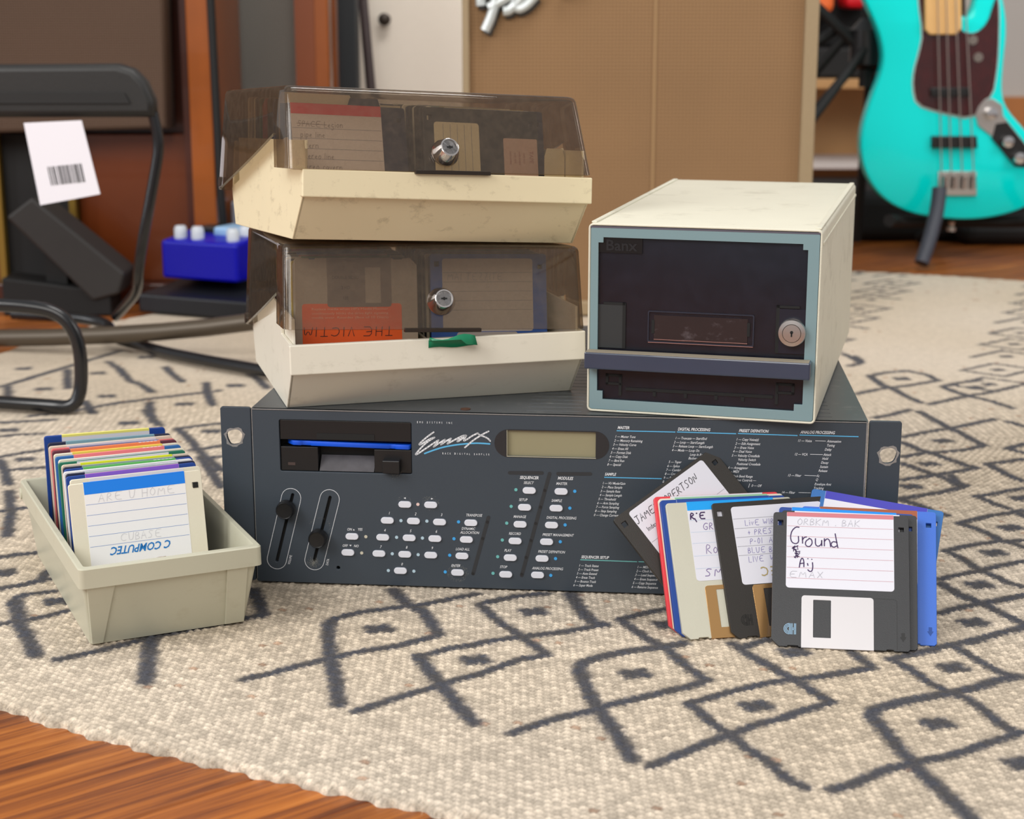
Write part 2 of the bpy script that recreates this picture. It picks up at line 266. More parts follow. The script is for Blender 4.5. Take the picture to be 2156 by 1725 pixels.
# ------------------------------------------------------------------ measured shapes, metres
RUG_STROKES = [[[[-0.087,1.1363],[-0.0739,1.1057],[-0.0605,1.0877],[-0.0495,1.0469]],9],[[[-0.0266,1.1269],[-0.066,1.1034],[-0.0752,1.1011],[-0.1052,1.0898],[-0.1223,1.0765]],7.5],[[[-0.1223,1.0765],[-0.1252,1.0678],[-0.123,1.0405],[-0.1172,1.0009],[-0.1113,0.9712],[-0.1047,0.9278]],9],[[[-0.0486,1.0448],[-0.0536,1.0407],[-0.0761,1.0244],[-0.1041,1.0125],[-0.1174,1.0028],[-0.1372,0.9895],[-0.1561,0.9747],[-0.1682,0.9674]],7.5],[[[-0.0244,1.0266],[-0.0396,1.0205],[-0.0564,1.0087],[-0.062,1.0068]],7.5],[[[-0.0605,1.0049],[-0.0538,0.986],[-0.0481,0.9677],[-0.0428,0.9571],[-0.0351,0.933],[-0.0216,0.9005]],9],[[[-0.0232,0.975],[-0.0376,0.9642],[-0.0455,0.957],[-0.0573,0.9483],[-0.0765,0.9329],[-0.0937,0.917]],7.5],[[[-0.2937,1.0004],[-0.2767,1.012],[-0.2584,1.0259],[-0.2425,1.0401],[-0.2268,1.0505],[-0.2068,1.0633],[-0.1863,1.0763],[-0.1751,1.0829]],7.5],[[[-0.1728,1.0829],[-0.1784,1.1054],[-0.1878,1.136]],9],[[[-0.2419,1.0442],[-0.2381,1.02],[-0.2288,0.9637]],10],[[[-0.3732,1.1402],[-0.3592,1.1476],[-0.3475,1.1576],[-0.3498,1.1779]],7.5],[[[-0.3327,1.1331],[-0.3513,1.1259],[-0.3558,1.1141],[-0.3546,1.1049]],7.5],[[[-0.3542,1.1141],[-0.3368,1.065],[-0.3224,1.0358],[-0.3104,1.0081]],10],[[[-0.3503,1.065],[-0.3387,1.0715],[-0.3244,1.0803],[-0.3121,1.0914]],7.5],[[[0.0239,1.1275],[0.001,1.1219],[-0.0225,1.1057],[-0.015,1.0849],[-0.006,1.0648],[0.0035,1.0477],[0.0144,1.0266],[0.0225,1.0084]],7.5],[[[0.0423,1.1275],[0.0461,1.1059],[0.0506,1.0851],[0.0568,1.0674],[0.0637,1.065]],10],[[[0.0619,1.064],[0.0441,1.0551],[0.0267,1.0478],[0.0095,1.043],[-0.0076,1.0358],[-0.0244,1.0288]],7.5],[[[0.0225,1.0084],[0.0059,1.0017],[-0.0072,0.9885],[-0.0232,0.9736]],7.5],[[[0.1083,1.0956],[0.0896,1.0852],[0.0748,1.075],[0.0808,1.0601],[0.0882,1.0432],[0.0955,1.0291],[0.1029,1.0176],[0.1078,0.9997],[0.1142,0.9824],[0.122,0.9656]],7.5],[[[0.122,0.9656],[0.1082,0.9553],[0.09,0.9452],[0.0704,0.9334],[0.0593,0.9276],[0.0465,0.918],[0.0311,0.9105],[0.0158,0.8994],[0.0001,0.8868]],7.5],[[[0.1141,1.0291],[0.0966,1.0222],[0.076,1.0153],[0.0588,1.0062],[0.0451,0.9952],[0.043,0.9822],[0.0453,0.9613],[0.049,0.9373],[0.0526,0.918],[0.0576,0.8995],[0.0623,0.8782],[0.0669,0.8512]],9],[[[0.1462,1.0292],[0.1525,1.0132],[0.1628,0.9933],[0.1715,0.9762],[0.1803,0.9616],[0.1866,0.9435],[0.1937,0.9318]],7.5],[[[0.1937,0.9318],[0.1763,0.9202],[0.1589,0.9071],[0.1426,0.8979],[0.1275,0.8854],[0.1097,0.8714],[0.0939,0.8578],[0.0769,0.843]],7.5],[[[0.2224,1.0134],[0.2263,1.0],[0.2301,0.987],[0.2106,0.9784],[0.1933,0.972],[0.1782,0.9678],[0.1596,0.9616],[0.134,0.9474],[0.117,0.9355],[0.1063,0.9296],[0.112,0.9182],[0.1176,0.9015],[0.1246,0.8854],[0.1325,0.868],[0.1425,0.848],[0.1502,0.8257],[0.1576,0.8165]],7.5],[[[0.2449,1.0023],[0.2529,0.987],[0.2591,0.966],[0.2672,0.9477],[0.2771,0.9378],[0.2826,0.9186],[0.2864,0.9001],[0.2926,0.8858]],7.5],[[[0.296,0.8875],[0.2783,0.877],[0.2604,0.8649],[0.2434,0.8549],[0.2247,0.8482],[0.2038,0.8369],[0.1869,0.8227],[0.1714,0.8135]],7.5],[[[0.3184,0.9724],[0.3038,0.9661],[0.2861,0.9538],[0.2698,0.9457],[0.2491,0.9378],[0.2319,0.9299],[0.2175,0.9203],[0.2132,0.9109],[0.216,0.8927],[0.2187,0.8717],[0.2222,0.8499],[0.225,0.8322],[0.2313,0.8076],[0.2373,0.7801]],9],[[[0.2466,1.0023],[0.2652,1.0113],[0.287,1.025]],7.5],[[[0.291,1.0273],[0.2968,1.0114],[0.3035,0.9937],[0.309,0.9787],[0.3184,0.9724]],7.5],[[[0.3487,1.0584],[0.3268,1.0462],[0.3058,1.032],[0.291,1.0273],[0.2691,1.0135]],7.5],[[[0.2997,1.0884],[0.3192,1.1014],[0.3351,1.1068],[0.3682,1.123]],7.5],[[[0.3156,1.1508],[0.3228,1.1284],[0.3351,1.1068],[0.3428,1.0834],[0.3509,1.0658]],7.5],[[[0.152,1.0223],[0.1709,1.0363]],7.5],[[[0.3729,1.4471],[0.3901,1.4506]],7.5],[[[0.4011,1.4507],[0.4003,1.4236],[0.4052,1.4183],[0.3881,1.4006],[0.3716,1.391],[0.3578,1.3846]],7.5],[[[0.3503,1.3536],[0.3561,1.3357],[0.3648,1.3241]],7.5],[[[0.4543,1.4074],[0.4348,1.3976],[0.4197,1.388],[0.404,1.3816],[0.4101,1.3722],[0.4144,1.3569],[0.4211,1.3449]],7.5],[[[0.4336,1.339],[0.4168,1.3301],[0.4017,1.3242],[0.381,1.3097],[0.368,1.3012],[0.377,1.289],[0.3841,1.2737],[0.39,1.2551],[0.3981,1.2447],[0.4027,1.237]],7.5],[[[0.4252,1.336],[0.4282,1.3214]],7.5],[[[0.3382,1.2267],[0.3518,1.2368],[0.372,1.2472],[0.3893,1.2525],[0.4082,1.2552]],7.5],[[[0.3389,1.2292],[0.3443,1.2142],[0.3489,1.1972],[0.3528,1.1782],[0.36,1.1667],[0.3658,1.1508],[0.3739,1.142]],7.5],[[[0.3166,1.1597],[0.3273,1.1666],[0.3395,1.1735],[0.3535,1.1805],[0.3719,1.1924],[0.3921,1.2021]],7.5],[[[0.3138,1.1484],[0.3191,1.1352],[0.3247,1.118],[0.3332,1.1076],[0.3398,1.0911],[0.3461,1.0791],[0.3508,1.0654]],7.5],[[[0.2983,1.087],[0.3135,1.0972],[0.3332,1.1076],[0.3498,1.116],[0.3687,1.1246]],7.5],[[[0.289,1.0241],[0.3033,1.0332],[0.3192,1.0425],[0.3353,1.0519],[0.3496,1.0615]],7.5],[[[0.391,1.597],[0.4102,1.6104],[0.4297,1.6241],[0.4486,1.6344],[0.4789,1.6555],[0.503,1.6735]],8.5],[[[0.4342,1.71],[0.4396,1.6768],[0.4462,1.6379],[0.453,1.614],[0.457,1.5875],[0.4618,1.5617],[0.4411,1.546],[0.4155,1.5366],[0.3978,1.5335],[0.3728,1.5182]],8.5],[[[0.3857,1.5742],[0.3946,1.5458],[0.4055,1.5274],[0.4154,1.5064],[0.4228,1.4889],[0.4316,1.4774],[0.4123,1.466],[0.3867,1.452],[0.3701,1.4437],[0.3522,1.4355]],8.5],[[[0.3658,1.4945],[0.3768,1.4715],[0.3867,1.452],[0.3948,1.4384],[0.3979,1.417],[0.4043,1.4144],[0.3797,1.3961],[0.3555,1.3833],[0.3365,1.3732]],8.5],[[[0.3373,1.3707],[0.3462,1.356],[0.353,1.3392],[0.3589,1.3252]],8.5],[[[0.3801,1.6802],[0.4018,1.695],[0.4257,1.7176]],8.5],[[[0.4547,1.7446],[0.4789,1.7645],[0.51,1.7889],[0.5379,1.8056],[0.5736,1.8354]],8.5],[[[0.4907,1.835],[0.4984,1.8054],[0.5089,1.7848],[0.5252,1.7607],[0.5376,1.7257]],8.5],[[[0.4907,1.835],[0.5156,1.8568],[0.5432,1.8703]],8.5],[[[0.4209,1.8968],[0.4242,1.8433],[0.433,1.8177],[0.4379,1.7845],[0.4461,1.7524]],8.5],[[[0.3854,1.7965],[0.4095,1.8175],[0.4305,1.8304],[0.4572,1.8435],[0.4949,1.87]],8.5],[[[0.4949,1.87],[0.4897,1.9017],[0.4707,1.9249]],8.5],[[[0.5157,1.6628],[0.5252,1.6417]],8.5],[[[0.503,1.5683],[0.4808,1.5492],[0.4925,1.5338]],8.5],[[[0.4852,1.5097],[0.4666,1.5007],[0.446,1.4919],[0.4499,1.469],[0.4551,1.4468],[0.4613,1.4305]],8.5],[[[0.4209,1.8968],[0.4457,1.9154],[0.4707,1.9249]],8.5],[[[0.4276,2.0132],[0.4282,1.9779]],8.5],[[[0.4167,2.0287],[0.4225,1.9979],[0.4272,1.9729],[0.4096,1.9533]],8.5],[[[-0.5121,1.5986],[-0.4933,1.6076],[-0.474,1.6107]],8.5],[[[-0.4873,1.5166],[-0.4749,1.5302],[-0.454,1.5441]],8.5],[[[-0.484,1.5059],[-0.469,1.4696],[-0.4504,1.4205]],8.5],[[[-0.4651,1.4696],[-0.448,1.4748],[-0.4335,1.4799]],8.5],[[[-0.4435,1.3971],[-0.4239,1.3395],[-0.4057,1.2667]],8.5],[[[-0.4323,1.3352],[-0.4221,1.3416],[-0.4136,1.3459]],8.5],[[[-0.3947,1.2114],[-0.3836,1.2186],[-0.3702,1.2222]],8.5],[[[-0.3725,1.1381],[-0.3592,1.146],[-0.3443,1.1606]],8.5],[[[-0.3932,1.7168],[-0.377,1.677],[-0.3614,1.645]],8.5],[[[-0.3413,1.6327],[-0.319,1.5846],[-0.302,1.5392]],8.5],[[[-0.3398,1.6327],[-0.3202,1.6452],[-0.3012,1.6548]],8.5],[[[-0.2966,1.5173],[-0.2787,1.4703],[-0.2593,1.4117]],8.5],[[[-0.2875,1.512],[-0.278,1.5201]],8.5],[[[-0.31,1.5447],[-0.2971,1.5503],[-0.2852,1.5617]],8.5],[[[-0.302,1.5392],[-0.2694,1.4704]],8.5],[[[-0.4946,1.9791],[-0.4723,1.9388],[-0.444,1.87],[-0.4223,1.841],[-0.4042,1.8058]],9],[[[-0.4184,1.947],[-0.3995,1.9003],[-0.3813,1.863]],9],[[[-0.3524,1.8558],[-0.3407,1.7992],[-0.3242,1.7394]],9],[[[-0.319,1.9238],[-0.2964,1.8782],[-0.2782,1.8274]],9],[[[-0.5832,1.8331],[-0.5657,1.8769],[-0.5379,1.9464],[-0.508,2.0211],[-0.4975,2.0472]],9],[[[-0.5321,1.9306],[-0.5039,1.8263]],9],[[[-0.5742,1.8331],[-0.5577,1.7778]],9],[[[-0.4679,1.7583],[-0.445,1.701]],9],[[[-0.3957,1.7521],[-0.382,1.6951],[-0.3702,1.6591]],9],[[[-0.5073,1.6885],[-0.4747,1.7071],[-0.4288,1.7519],[-0.3779,1.7854],[-0.3313,1.8131]],9],[[[-0.5303,1.6584],[-0.4788,1.6705]],9],[[[-0.4661,2.1201],[-0.4412,2.1881],[-0.3869,2.2929]],9]]
RUG_DOTS = [[-0.0903,1.0564],[-0.323,1.1119],[-0.383,1.1726],[-0.0239,1.0],[0.0152,1.0901],[0.0782,0.9768],[0.1064,1.0651],[0.1473,0.9259],[0.1849,1.0133],[0.2497,0.9],[0.2814,0.9871],[0.3429,1.148],[0.3165,1.0682],[0.4422,1.3755],[0.408,1.2891],[0.3753,1.2228],[0.3432,1.1463],[0.3178,1.0692],[0.283,0.8466],[0.4268,1.5808],[0.3913,1.4917],[0.3556,1.4131],[0.5269,1.8309],[0.4552,1.8788],[-0.4604,1.5086],[-0.5116,1.6258],[-0.3817,1.1754],[-0.304,1.6205],[-0.3959,1.6575],[-0.272,1.4703],[-0.5865,1.9382],[-0.4902,1.9113],[-0.454,2.0086],[-0.4497,1.7851],[-0.5306,1.8227],[-0.3562,1.7457],[-0.3969,1.6561],[-0.3166,1.8415]]
BUTTONS = [[0.1109,0.0625],[0.1297,0.0627],[0.0979,0.0501],[0.117,0.0502],[0.136,0.05],[0.0943,0.0372],[0.1137,0.0374],[0.1325,0.0374],[0.0913,0.0248],[0.1103,0.0248],[0.1293,0.0248],[0.1069,0.0122],[0.0717,0.0372],[0.0684,0.0249],[0.1587,0.0501],[0.1554,0.0374],[0.1521,0.0249],[0.1488,0.0122],[0.2008,0.0754],[0.1975,0.0628],[0.1943,0.05],[0.1907,0.0374],[0.1872,0.0247],[0.1839,0.0119],[0.2236,0.0753],[0.2201,0.0628],[0.2169,0.0501],[0.2134,0.0375],[0.2102,0.0248],[0.207,0.0122]]
DOTS = {"pink":[[0.1203,0.0627]],"pale":[[0.1078,0.0501],[0.1267,0.0503],[0.1044,0.0374],[0.1233,0.0374],[0.101,0.0248],[0.12,0.0247],[0.0979,0.0119],[0.1167,0.012]],"beige":[[0.0818,0.0372],[0.0785,0.0247]],"blue":[[0.1497,0.0504],[0.1463,0.0376],[0.1431,0.025],[0.1397,0.0122],[0.2333,0.0756],[0.2299,0.063],[0.2266,0.0504],[0.2232,0.0377],[0.2199,0.0249],[0.2165,0.0121]],"teal":[[0.1912,0.0756],[0.1878,0.0631],[0.1846,0.0505],[0.1814,0.0377],[0.178,0.025],[0.1746,0.0123]]}
STRIPES = [[[0.1867,0.088],[0.2098,0.0885]],[[0.2212,0.0882],[0.2442,0.0887]],[[0.2152,0.0881],[0.1954,0.0113]],[[0.1714,0.0544],[0.16,0.0116]]]
STRIPE_SCREWS = [[0.2118,0.0757],[0.2088,0.0632],[0.2053,0.0509],[0.202,0.038],[0.1985,0.0252],[0.1954,0.0123],[0.1705,0.0509],[0.1671,0.0384],[0.1598,0.0116]]
LCD = [[0.1848,0.1002],[0.2478,0.1194],[0.1758,0.1084],[0.2573,0.1095]]
DRIVE = [[0.0202,0.0849],[0.1163,0.1238]]
DRIVEPTS = {"slotL":[0.0252,0.1062],"slotR":[0.1141,0.1045],"recL":[0.0478,0.1023],"recR":[0.0889,0.0872],"ejL":[0.0958,0.0864],"ejR":[0.1083,0.0961],"led0":[0.0258,0.0893],"led1":[0.0311,0.0914]}
SLIDERS = [[[0.0275,0.0649],[0.0153,0.0176],[0.0286,0.0672],[0.0153,0.0168],[0.0244,0.0576]],[[0.0558,0.0648],[0.0433,0.0178],[0.0561,0.066],[0.0431,0.0178],[0.0476,0.0365]]]
HOLE = [0.0608,0.0127]
LOGO = [[[0.1323,0.1165],[0.1302,0.115],[0.1279,0.1132],[0.1244,0.1102],[0.1218,0.1075],[0.1222,0.1069],[0.1241,0.1079],[0.127,0.11],[0.1301,0.1118],[0.133,0.1127]],[[0.133,0.1127],[0.1295,0.1106],[0.1258,0.1076],[0.1226,0.1043],[0.1194,0.1004],[0.1191,0.0997],[0.1203,0.1],[0.1243,0.1029],[0.1286,0.1059],[0.133,0.109],[0.1358,0.1108]],[[0.1358,0.1108],[0.1341,0.1081],[0.1321,0.1057]],[[0.1321,0.1057],[0.1358,0.1084],[0.1404,0.1113]],[[0.1404,0.1113],[0.1392,0.1094],[0.1374,0.1075]],[[0.1374,0.1075],[0.1409,0.11],[0.1448,0.1123]],[[0.1448,0.1123],[0.1432,0.1098],[0.1421,0.1082]],[[0.1421,0.1082],[0.1458,0.1104],[0.1501,0.1129],[0.1538,0.1147],[0.1558,0.1145]],[[0.1552,0.1148],[0.1521,0.1132],[0.1495,0.1111],[0.1492,0.1099],[0.1515,0.1112],[0.1558,0.1145]],[[0.1558,0.1145],[0.1543,0.1121],[0.1538,0.1105],[0.1563,0.1119],[0.16,0.1146],[0.164,0.1166]],[[0.164,0.1166],[0.1651,0.1153],[0.1685,0.1142],[0.1714,0.1128],[0.1728,0.1111]],[[0.1717,0.1181],[0.1685,0.1165],[0.1643,0.1138],[0.16,0.1108],[0.1572,0.1081],[0.1547,0.1059]]]
SWOOSH = [[0.1257,0.1007],[0.1315,0.1031],[0.1386,0.1056],[0.1458,0.1072],[0.1529,0.1083],[0.1614,0.1092],[0.1671,0.1092],[0.1724,0.1089]]
TEXT = [["1",[0.0994,0.0555],2.0,"C",0.22,0,0.78,1.0],["2",[0.1186,0.0555],2.0,"C",0.22,0,0.78,1.0],["3",[0.1375,0.0554],2.0,"C",0.22,0,0.78,1.0],["4",[0.0959,0.0425],2.0,"C",0.22,0,0.78,1.0],["5",[0.1148,0.0426],2.0,"C",0.22,0,0.78,1.0],["6",[0.1336,0.0427],2.0,"C",0.22,0,0.78,1.0],["7",[0.0927,0.0298],2.0,"C",0.22,0,0.78,1.0],["8",[0.1117,0.03],2.0,"C",0.22,0,0.78,1.0],["9",[0.1304,0.0301],2.0,"C",0.22,0,0.78,1.0],["0",[0.1081,0.0171],2.0,"C",0.22,0,0.78,1.0],["ON",[0.0699,0.0424],1.9,"C",0.22,0,0.78,1.0],["YES",[0.0777,0.0426],1.9,"C",0.22,0,0.78,1.0],["OFF",[0.0664,0.0299],1.9,"C",0.22,0,0.78,1.0],["NO",[0.0747,0.0299],1.9,"C",0.22,0,0.78,1.0],["TRANSPOSE",[0.161,0.0557],1.9,"C",0.22,0,0.78,1.0],["DYNAMIC",[0.1569,0.0455],1.9,"C",0.22,0,0.78,1.0],["ALLOCATION",[0.1578,0.0426],1.9,"C",0.22,0,0.78,1.0],["LOAD ALL",[0.1527,0.0299],1.9,"C",0.22,0,0.78,1.0],["ENTER",[0.1476,0.0172],1.9,"C",0.22,0,0.78,1.0],["SEQUENCER",[0.2009,0.0848],2.1,"C",0.22,1,0.78,1.0],["MODULES",[0.2267,0.085],2.1,"C",0.22,1,0.78,1.0],["SELECT",[0.2004,0.081],1.9,"C",0.22,0,0.78,1.0],["SETUP",[0.1965,0.0683],1.9,"C",0.22,0,0.78,1.0],["MANAGE",[0.1941,0.0556],1.9,"C",0.22,0,0.78,1.0],["RECORD",[0.1906,0.0428],1.9,"C",0.22,0,0.78,1.0],["PLAY",[0.1855,0.03],1.9,"C",0.22,0,0.78,1.0],["STOP",[0.1823,0.0174],1.9,"C",0.22,0,0.78,1.0],["MASTER",[0.2241,0.081],1.9,"C",0.22,0,0.78,1.0],["SAMPLE",[0.2205,0.0683],1.9,"C",0.22,0,0.78,1.0],["DIGITAL PROCESSING",[0.224,0.0556],1.9,"C",0.22,0,0.78,1.0],["PRESET MANAGEMENT",[0.2217,0.0427],1.9,"C",0.22,0,0.78,1.0],["PRESET DEFINITION",[0.217,0.0299],1.9,"C",0.22,0,0.78,1.0],["ANALOG PROCESSING",[0.2142,0.0172],1.9,"C",0.22,0,0.78,1.0],["EMU SYSTEMS INC",[0.1331,0.1236],1.35,"C",0,0,"fit:24.5",1.0],["RACK DIGITAL SAMPLER",[0.1554,0.1011],1.35,"C",0,0,"fit:33",1.0],["MASTER",[0.2633,0.123],2.0,"L",0.22,1,0.78,1.0],["SAMPLE",[0.2547,0.0888],2.0,"L",0.22,1,0.78,1.0],["SEQUENCER SETUP",[0.2385,0.0268],2.0,"L",0.22,1,0.78,1.0],["DIGITAL PROCESSING",[0.3055,0.1229],2.0,"L",0.22,1,0.78,1.0],["PRESET DEFINITION",[0.348,0.1228],2.0,"L",0.22,1,0.78,1.0],["ANALOG PROCESSING",[0.3904,0.1228],2.0,"L",0.22,1,0.78,1.0],["1 — Master Tune",[0.2618,0.1165],1.75,"L",0.28,0,0.78,1.0],["2 — Memory Remaining",[0.261,0.1136],1.75,"L",0.28,0,0.78,1.0],["3 — Velocity Curve",[0.2603,0.1107],1.75,"L",0.28,0,0.78,1.0],["4 — Erase All",[0.2595,0.1077],1.75,"L",0.28,0,0.78,1.0],["5 — Format Disk",[0.2587,0.1048],1.75,"L",0.28,0,0.78,1.0],["6 — Copy Disk",[0.2579,0.1019],1.75,"L",0.28,0,0.78,1.0],["7 — Bird Run",[0.2571,0.0989],1.75,"L",0.28,0,0.78,1.0],["8 — Special",[0.2563,0.096],1.75,"L",0.28,0,0.78,1.0],["1 — VU Mode/Gain",[0.2534,0.0822],1.75,"L",0.28,0,0.78,1.0],["2 — Place Sample",[0.2526,0.0793],1.75,"L",0.28,0,0.78,1.0],["3 — Sample Rate",[0.2518,0.0763],1.75,"L",0.28,0,0.78,1.0],["4 — Sample Length",[0.2511,0.0734],1.75,"L",0.28,0,0.78,1.0],["5 — Threshold",[0.2503,0.0704],1.75,"L",0.28,0,0.78,1.0],["6 — Arm Sampling",[0.2495,0.0674],1.75,"L",0.28,0,0.78,1.0],["7 — Force Sampling",[0.2487,0.0645],1.75,"L",0.28,0,0.78,1.0],["8 — Stop Sampling",[0.248,0.0615],1.75,"L",0.28,0,0.78,1.0],["0 — Change Current Sample",[0.2472,0.0585],1.75,"L",0.28,0,0.78,1.0],["1 — Track Status",[0.2372,0.0203],1.75,"L",0.28,0,0.78,1.0],["2 — Track Preset",[0.2364,0.0173],1.75,"L",0.28,0,0.78,1.0],["3 — Auto Extend",[0.2355,0.0143],1.75,"L",0.28,0,0.78,1.0],["4 — Erase Track",[0.2347,0.0113],1.75,"L",0.28,0,0.78,1.0],["5 — Bounce Track",[0.2339,0.0083],1.75,"L",0.28,0,0.78,1.0],["6 — Super Mode",[0.233,0.0053],1.75,"L",0.28,0,0.78,1.0],["1 — MIDI Setup",[0.279,0.0205],1.75,"L",0.28,0,0.78,1.0],["2 — Clock Source",[0.2782,0.0175],1.75,"L",0.28,0,0.78,1.0],["3 — Load Sequence",[0.2774,0.0145],1.75,"L",0.28,0,0.78,1.0],["4 — Erase Sequence",[0.2766,0.0114],1.75,"L",0.28,0,0.78,1.0],["5 — Copy Sequence",[0.2758,0.0084],1.75,"L",0.28,0,0.78,1.0],["6 — Rename Sequence",[0.275,0.0054],1.75,"L",0.28,0,0.78,1.0],["1 — Truncate — Start/End",[0.304,0.1164],1.75,"L",0.28,0,0.78,1.0],["2 — Loop — Start/Length",[0.3029,0.1134],1.75,"L",0.28,0,0.78,1.0],["3 — Release Loop — Start/Length",[0.3022,0.1106],1.75,"L",0.28,0,0.78,1.0],["4 — Mode — Loop On",[0.3015,0.1076],1.75,"L",0.28,0,0.78,1.0],["Loop In Release",[0.3143,0.1047],1.75,"L",0.28,0,0.78,1.0],["Backwards",[0.3134,0.102],1.75,"L",0.28,0,0.78,1.0],["5 — Taper",[0.2995,0.099],1.75,"L",0.28,0,0.78,1.0],["6 — Splice",[0.2986,0.096],1.75,"L",0.28,0,0.78,1.0],["7 — Combine",[0.2978,0.0931],1.75,"L",0.28,0,0.78,1.0],["8 — Crossfade",[0.297,0.0902],1.75,"L",0.28,0,0.78,1.0],["9 — Reverse",[0.2962,0.0873],1.75,"L",0.28,0,0.78,1.0],["0 — Undo",[0.2955,0.0844],1.75,"L",0.28,0,0.78,1.0],["1 — Copy Voice(s)",[0.3465,0.1165],1.75,"L",0.28,0,0.78,1.0],["2 — Edit Assignment",[0.3458,0.1135],1.75,"L",0.28,0,0.78,1.0],["3 — Erase Voice",[0.3451,0.1106],1.75,"L",0.28,0,0.78,1.0],["4 — Dual Voice",[0.3442,0.1078],1.75,"L",0.28,0,0.78,1.0],["5 — Velocity Crossfade",[0.3435,0.1048],1.75,"L",0.28,0,0.78,1.0],["Velocity Switch",[0.3478,0.1019],1.75,"L",0.28,0,0.78,1.0],["Positional Crossfade",[0.3471,0.0988],1.75,"L",0.28,0,0.78,1.0],["6 — Arpeggiator",[0.3412,0.0959],1.75,"L",0.28,0,0.78,1.0],["7 — MIDI",[0.3406,0.0931],1.75,"L",0.28,0,0.78,1.0],["Pitch Bend Range",[0.3445,0.0898],1.75,"L",0.28,0,0.78,1.0],["Realtime Controls —",[0.3435,0.087],1.75,"L",0.28,0,0.78,1.0],["0 — Off",[0.3579,0.0832],1.75,"L",0.28,0,0.78,1.0],["11 — Voice",[0.3891,0.1166],1.75,"L",0.28,0,0.78,1.0],["Attenuation",[0.4089,0.1167],1.75,"L",0.28,0,0.78,1.0],["Tuning",[0.4088,0.1137],1.75,"L",0.28,0,0.78,1.0],["Delay",[0.4077,0.1107],1.75,"L",0.28,0,0.78,1.0],["12 — VCA",[0.3872,0.1068],1.75,"L",0.28,0,0.78,1.0],["Attack",[0.4068,0.107],1.75,"L",0.28,0,0.78,1.0],["Hold",[0.4062,0.1041],1.75,"L",0.28,0,0.78,1.0],["Decay",[0.4055,0.1012],1.75,"L",0.28,0,0.78,1.0],["Sustain",[0.4048,0.0982],1.75,"L",0.28,0,0.78,1.0],["Release",[0.404,0.0953],1.75,"L",0.28,0,0.78,1.0],["13 — Filter",[0.3831,0.0914],1.75,"L",0.28,0,0.78,1.0],["Fc",[0.403,0.0914],1.75,"L",0.28,0,0.78,1.0],["Q",[0.4023,0.0887],1.75,"L",0.28,0,0.78,1.0],["Envelope Amt",[0.4017,0.0855],1.75,"L",0.28,0,0.78,1.0],["Tracking",[0.401,0.0826],1.75,"L",0.28,0,0.78,1.0],["14 — Filter",[0.3793,0.0789],1.75,"L",0.28,0,0.78,1.0],["Attack",[0.3996,0.079],1.75,"L",0.28,0,0.78,1.0]]
RULES = [[[0.2627,0.1207],[0.3033,0.1207],"b"],[[0.3049,0.1208],[0.3456,0.1205],"b"],[[0.3474,0.1207],[0.3881,0.1202],"b"],[[0.3899,0.1206],[0.4299,0.1204],"b"],[[0.2544,0.0865],[0.2944,0.0865],"b"],[[0.238,0.0246],[0.2781,0.0244],"t"],[[0.2797,0.0245],[0.3191,0.0243],"t"],[[0.4008,0.1167],[0.4078,0.1167],"w"],[[0.3977,0.1069],[0.4062,0.1069],"w"],[[0.3944,0.0916],[0.4025,0.0915],"w"],[[0.3908,0.079],[0.3989,0.079],"w"],[[0.3564,0.0845],[0.3557,0.0817],"w"]]
HOLES_EAR = [[0.0099,0.1091],[0.4742,0.1069]]
PA = (.1259, 1.0535, .1333, .545, -.5801)
BASS_BODY = [(0.583, 0.491), (0.603, 0.444), (0.628, 0.397), (0.64, 0.357), (0.639, 0.325), (0.622, 0.277), (0.609, 0.228), (0.608, 0.187), (0.621, 0.142), (0.652, 0.104), (0.695, 0.081), (0.746, 0.071), (0.804, 0.067), (0.862, 0.074), (0.911, 0.092), (0.938, 0.121), (0.941, 0.163), (0.92, 0.196), (0.89, 0.228), (0.86, 0.259), (0.849, 0.285), (0.848, 0.33), (0.851, 0.397), (0.841, 0.445), (0.826, 0.484), (0.809, 0.507), (0.795, 0.499), (0.796, 0.46), (0.791, 0.429), (0.781, 0.413), (0.767, 0.421), (0.762, 0.452), (0.761, 0.492), (0.762, 0.507), (0.7, 0.507), (0.661, 0.546), (0.618, 0.592), (0.586, 0.6), (0.571, 0.569), (0.575, 0.53)]
BASS_GUARD = [(0.691, 0.492), (0.695, 0.444), (0.706, 0.387), (0.702, 0.359), (0.694, 0.325), (0.694, 0.297), (0.702, 0.269), (0.738, 0.257), (0.801, 0.244), (0.811, 0.272), (0.831, 0.284), (0.835, 0.325), (0.836, 0.359), (0.833, 0.427), (0.828, 0.452), (0.823, 0.437), (0.815, 0.405), (0.796, 0.388), (0.776, 0.389), (0.769, 0.397), (0.763, 0.492)]
BASS_NECK = [(0.681, 0.826), (0.74, 0.826), (0.769, 0.397), (0.761, 0.386), (0.715, 0.386), (0.706, 0.395)]
BASS_STR = [[(0.694, 0.789), (0.748, 0.144)], [(0.706, 0.789), (0.765, 0.144)], [(0.719, 0.789), (0.784, 0.144)], [(0.732, 0.789), (0.804, 0.144)]]
BASS_BRIDGE = [(0.747, 0.111), (0.814, 0.111), (0.811, 0.153), (0.745, 0.153)]
PK1 = [(0.73, 0.194), (0.809, 0.194), (0.807, 0.214), (0.729, 0.214)]
PK2 = [(0.723, 0.282), (0.791, 0.282), (0.79, 0.297), (0.722, 0.297)]
PLATE = [(0.802, 0.257), (0.809, 0.273), (0.832, 0.278), (0.849, 0.267), (0.852, 0.249), (0.913, 0.179), (0.902, 0.161), (0.881, 0.163), (0.832, 0.216), (0.81, 0.232)]
KNOBS = [(0.829, 0.253), (0.86, 0.205), (0.882, 0.177)]
SCREWS = [(0.791, 0.377), (0.802, 0.348)]
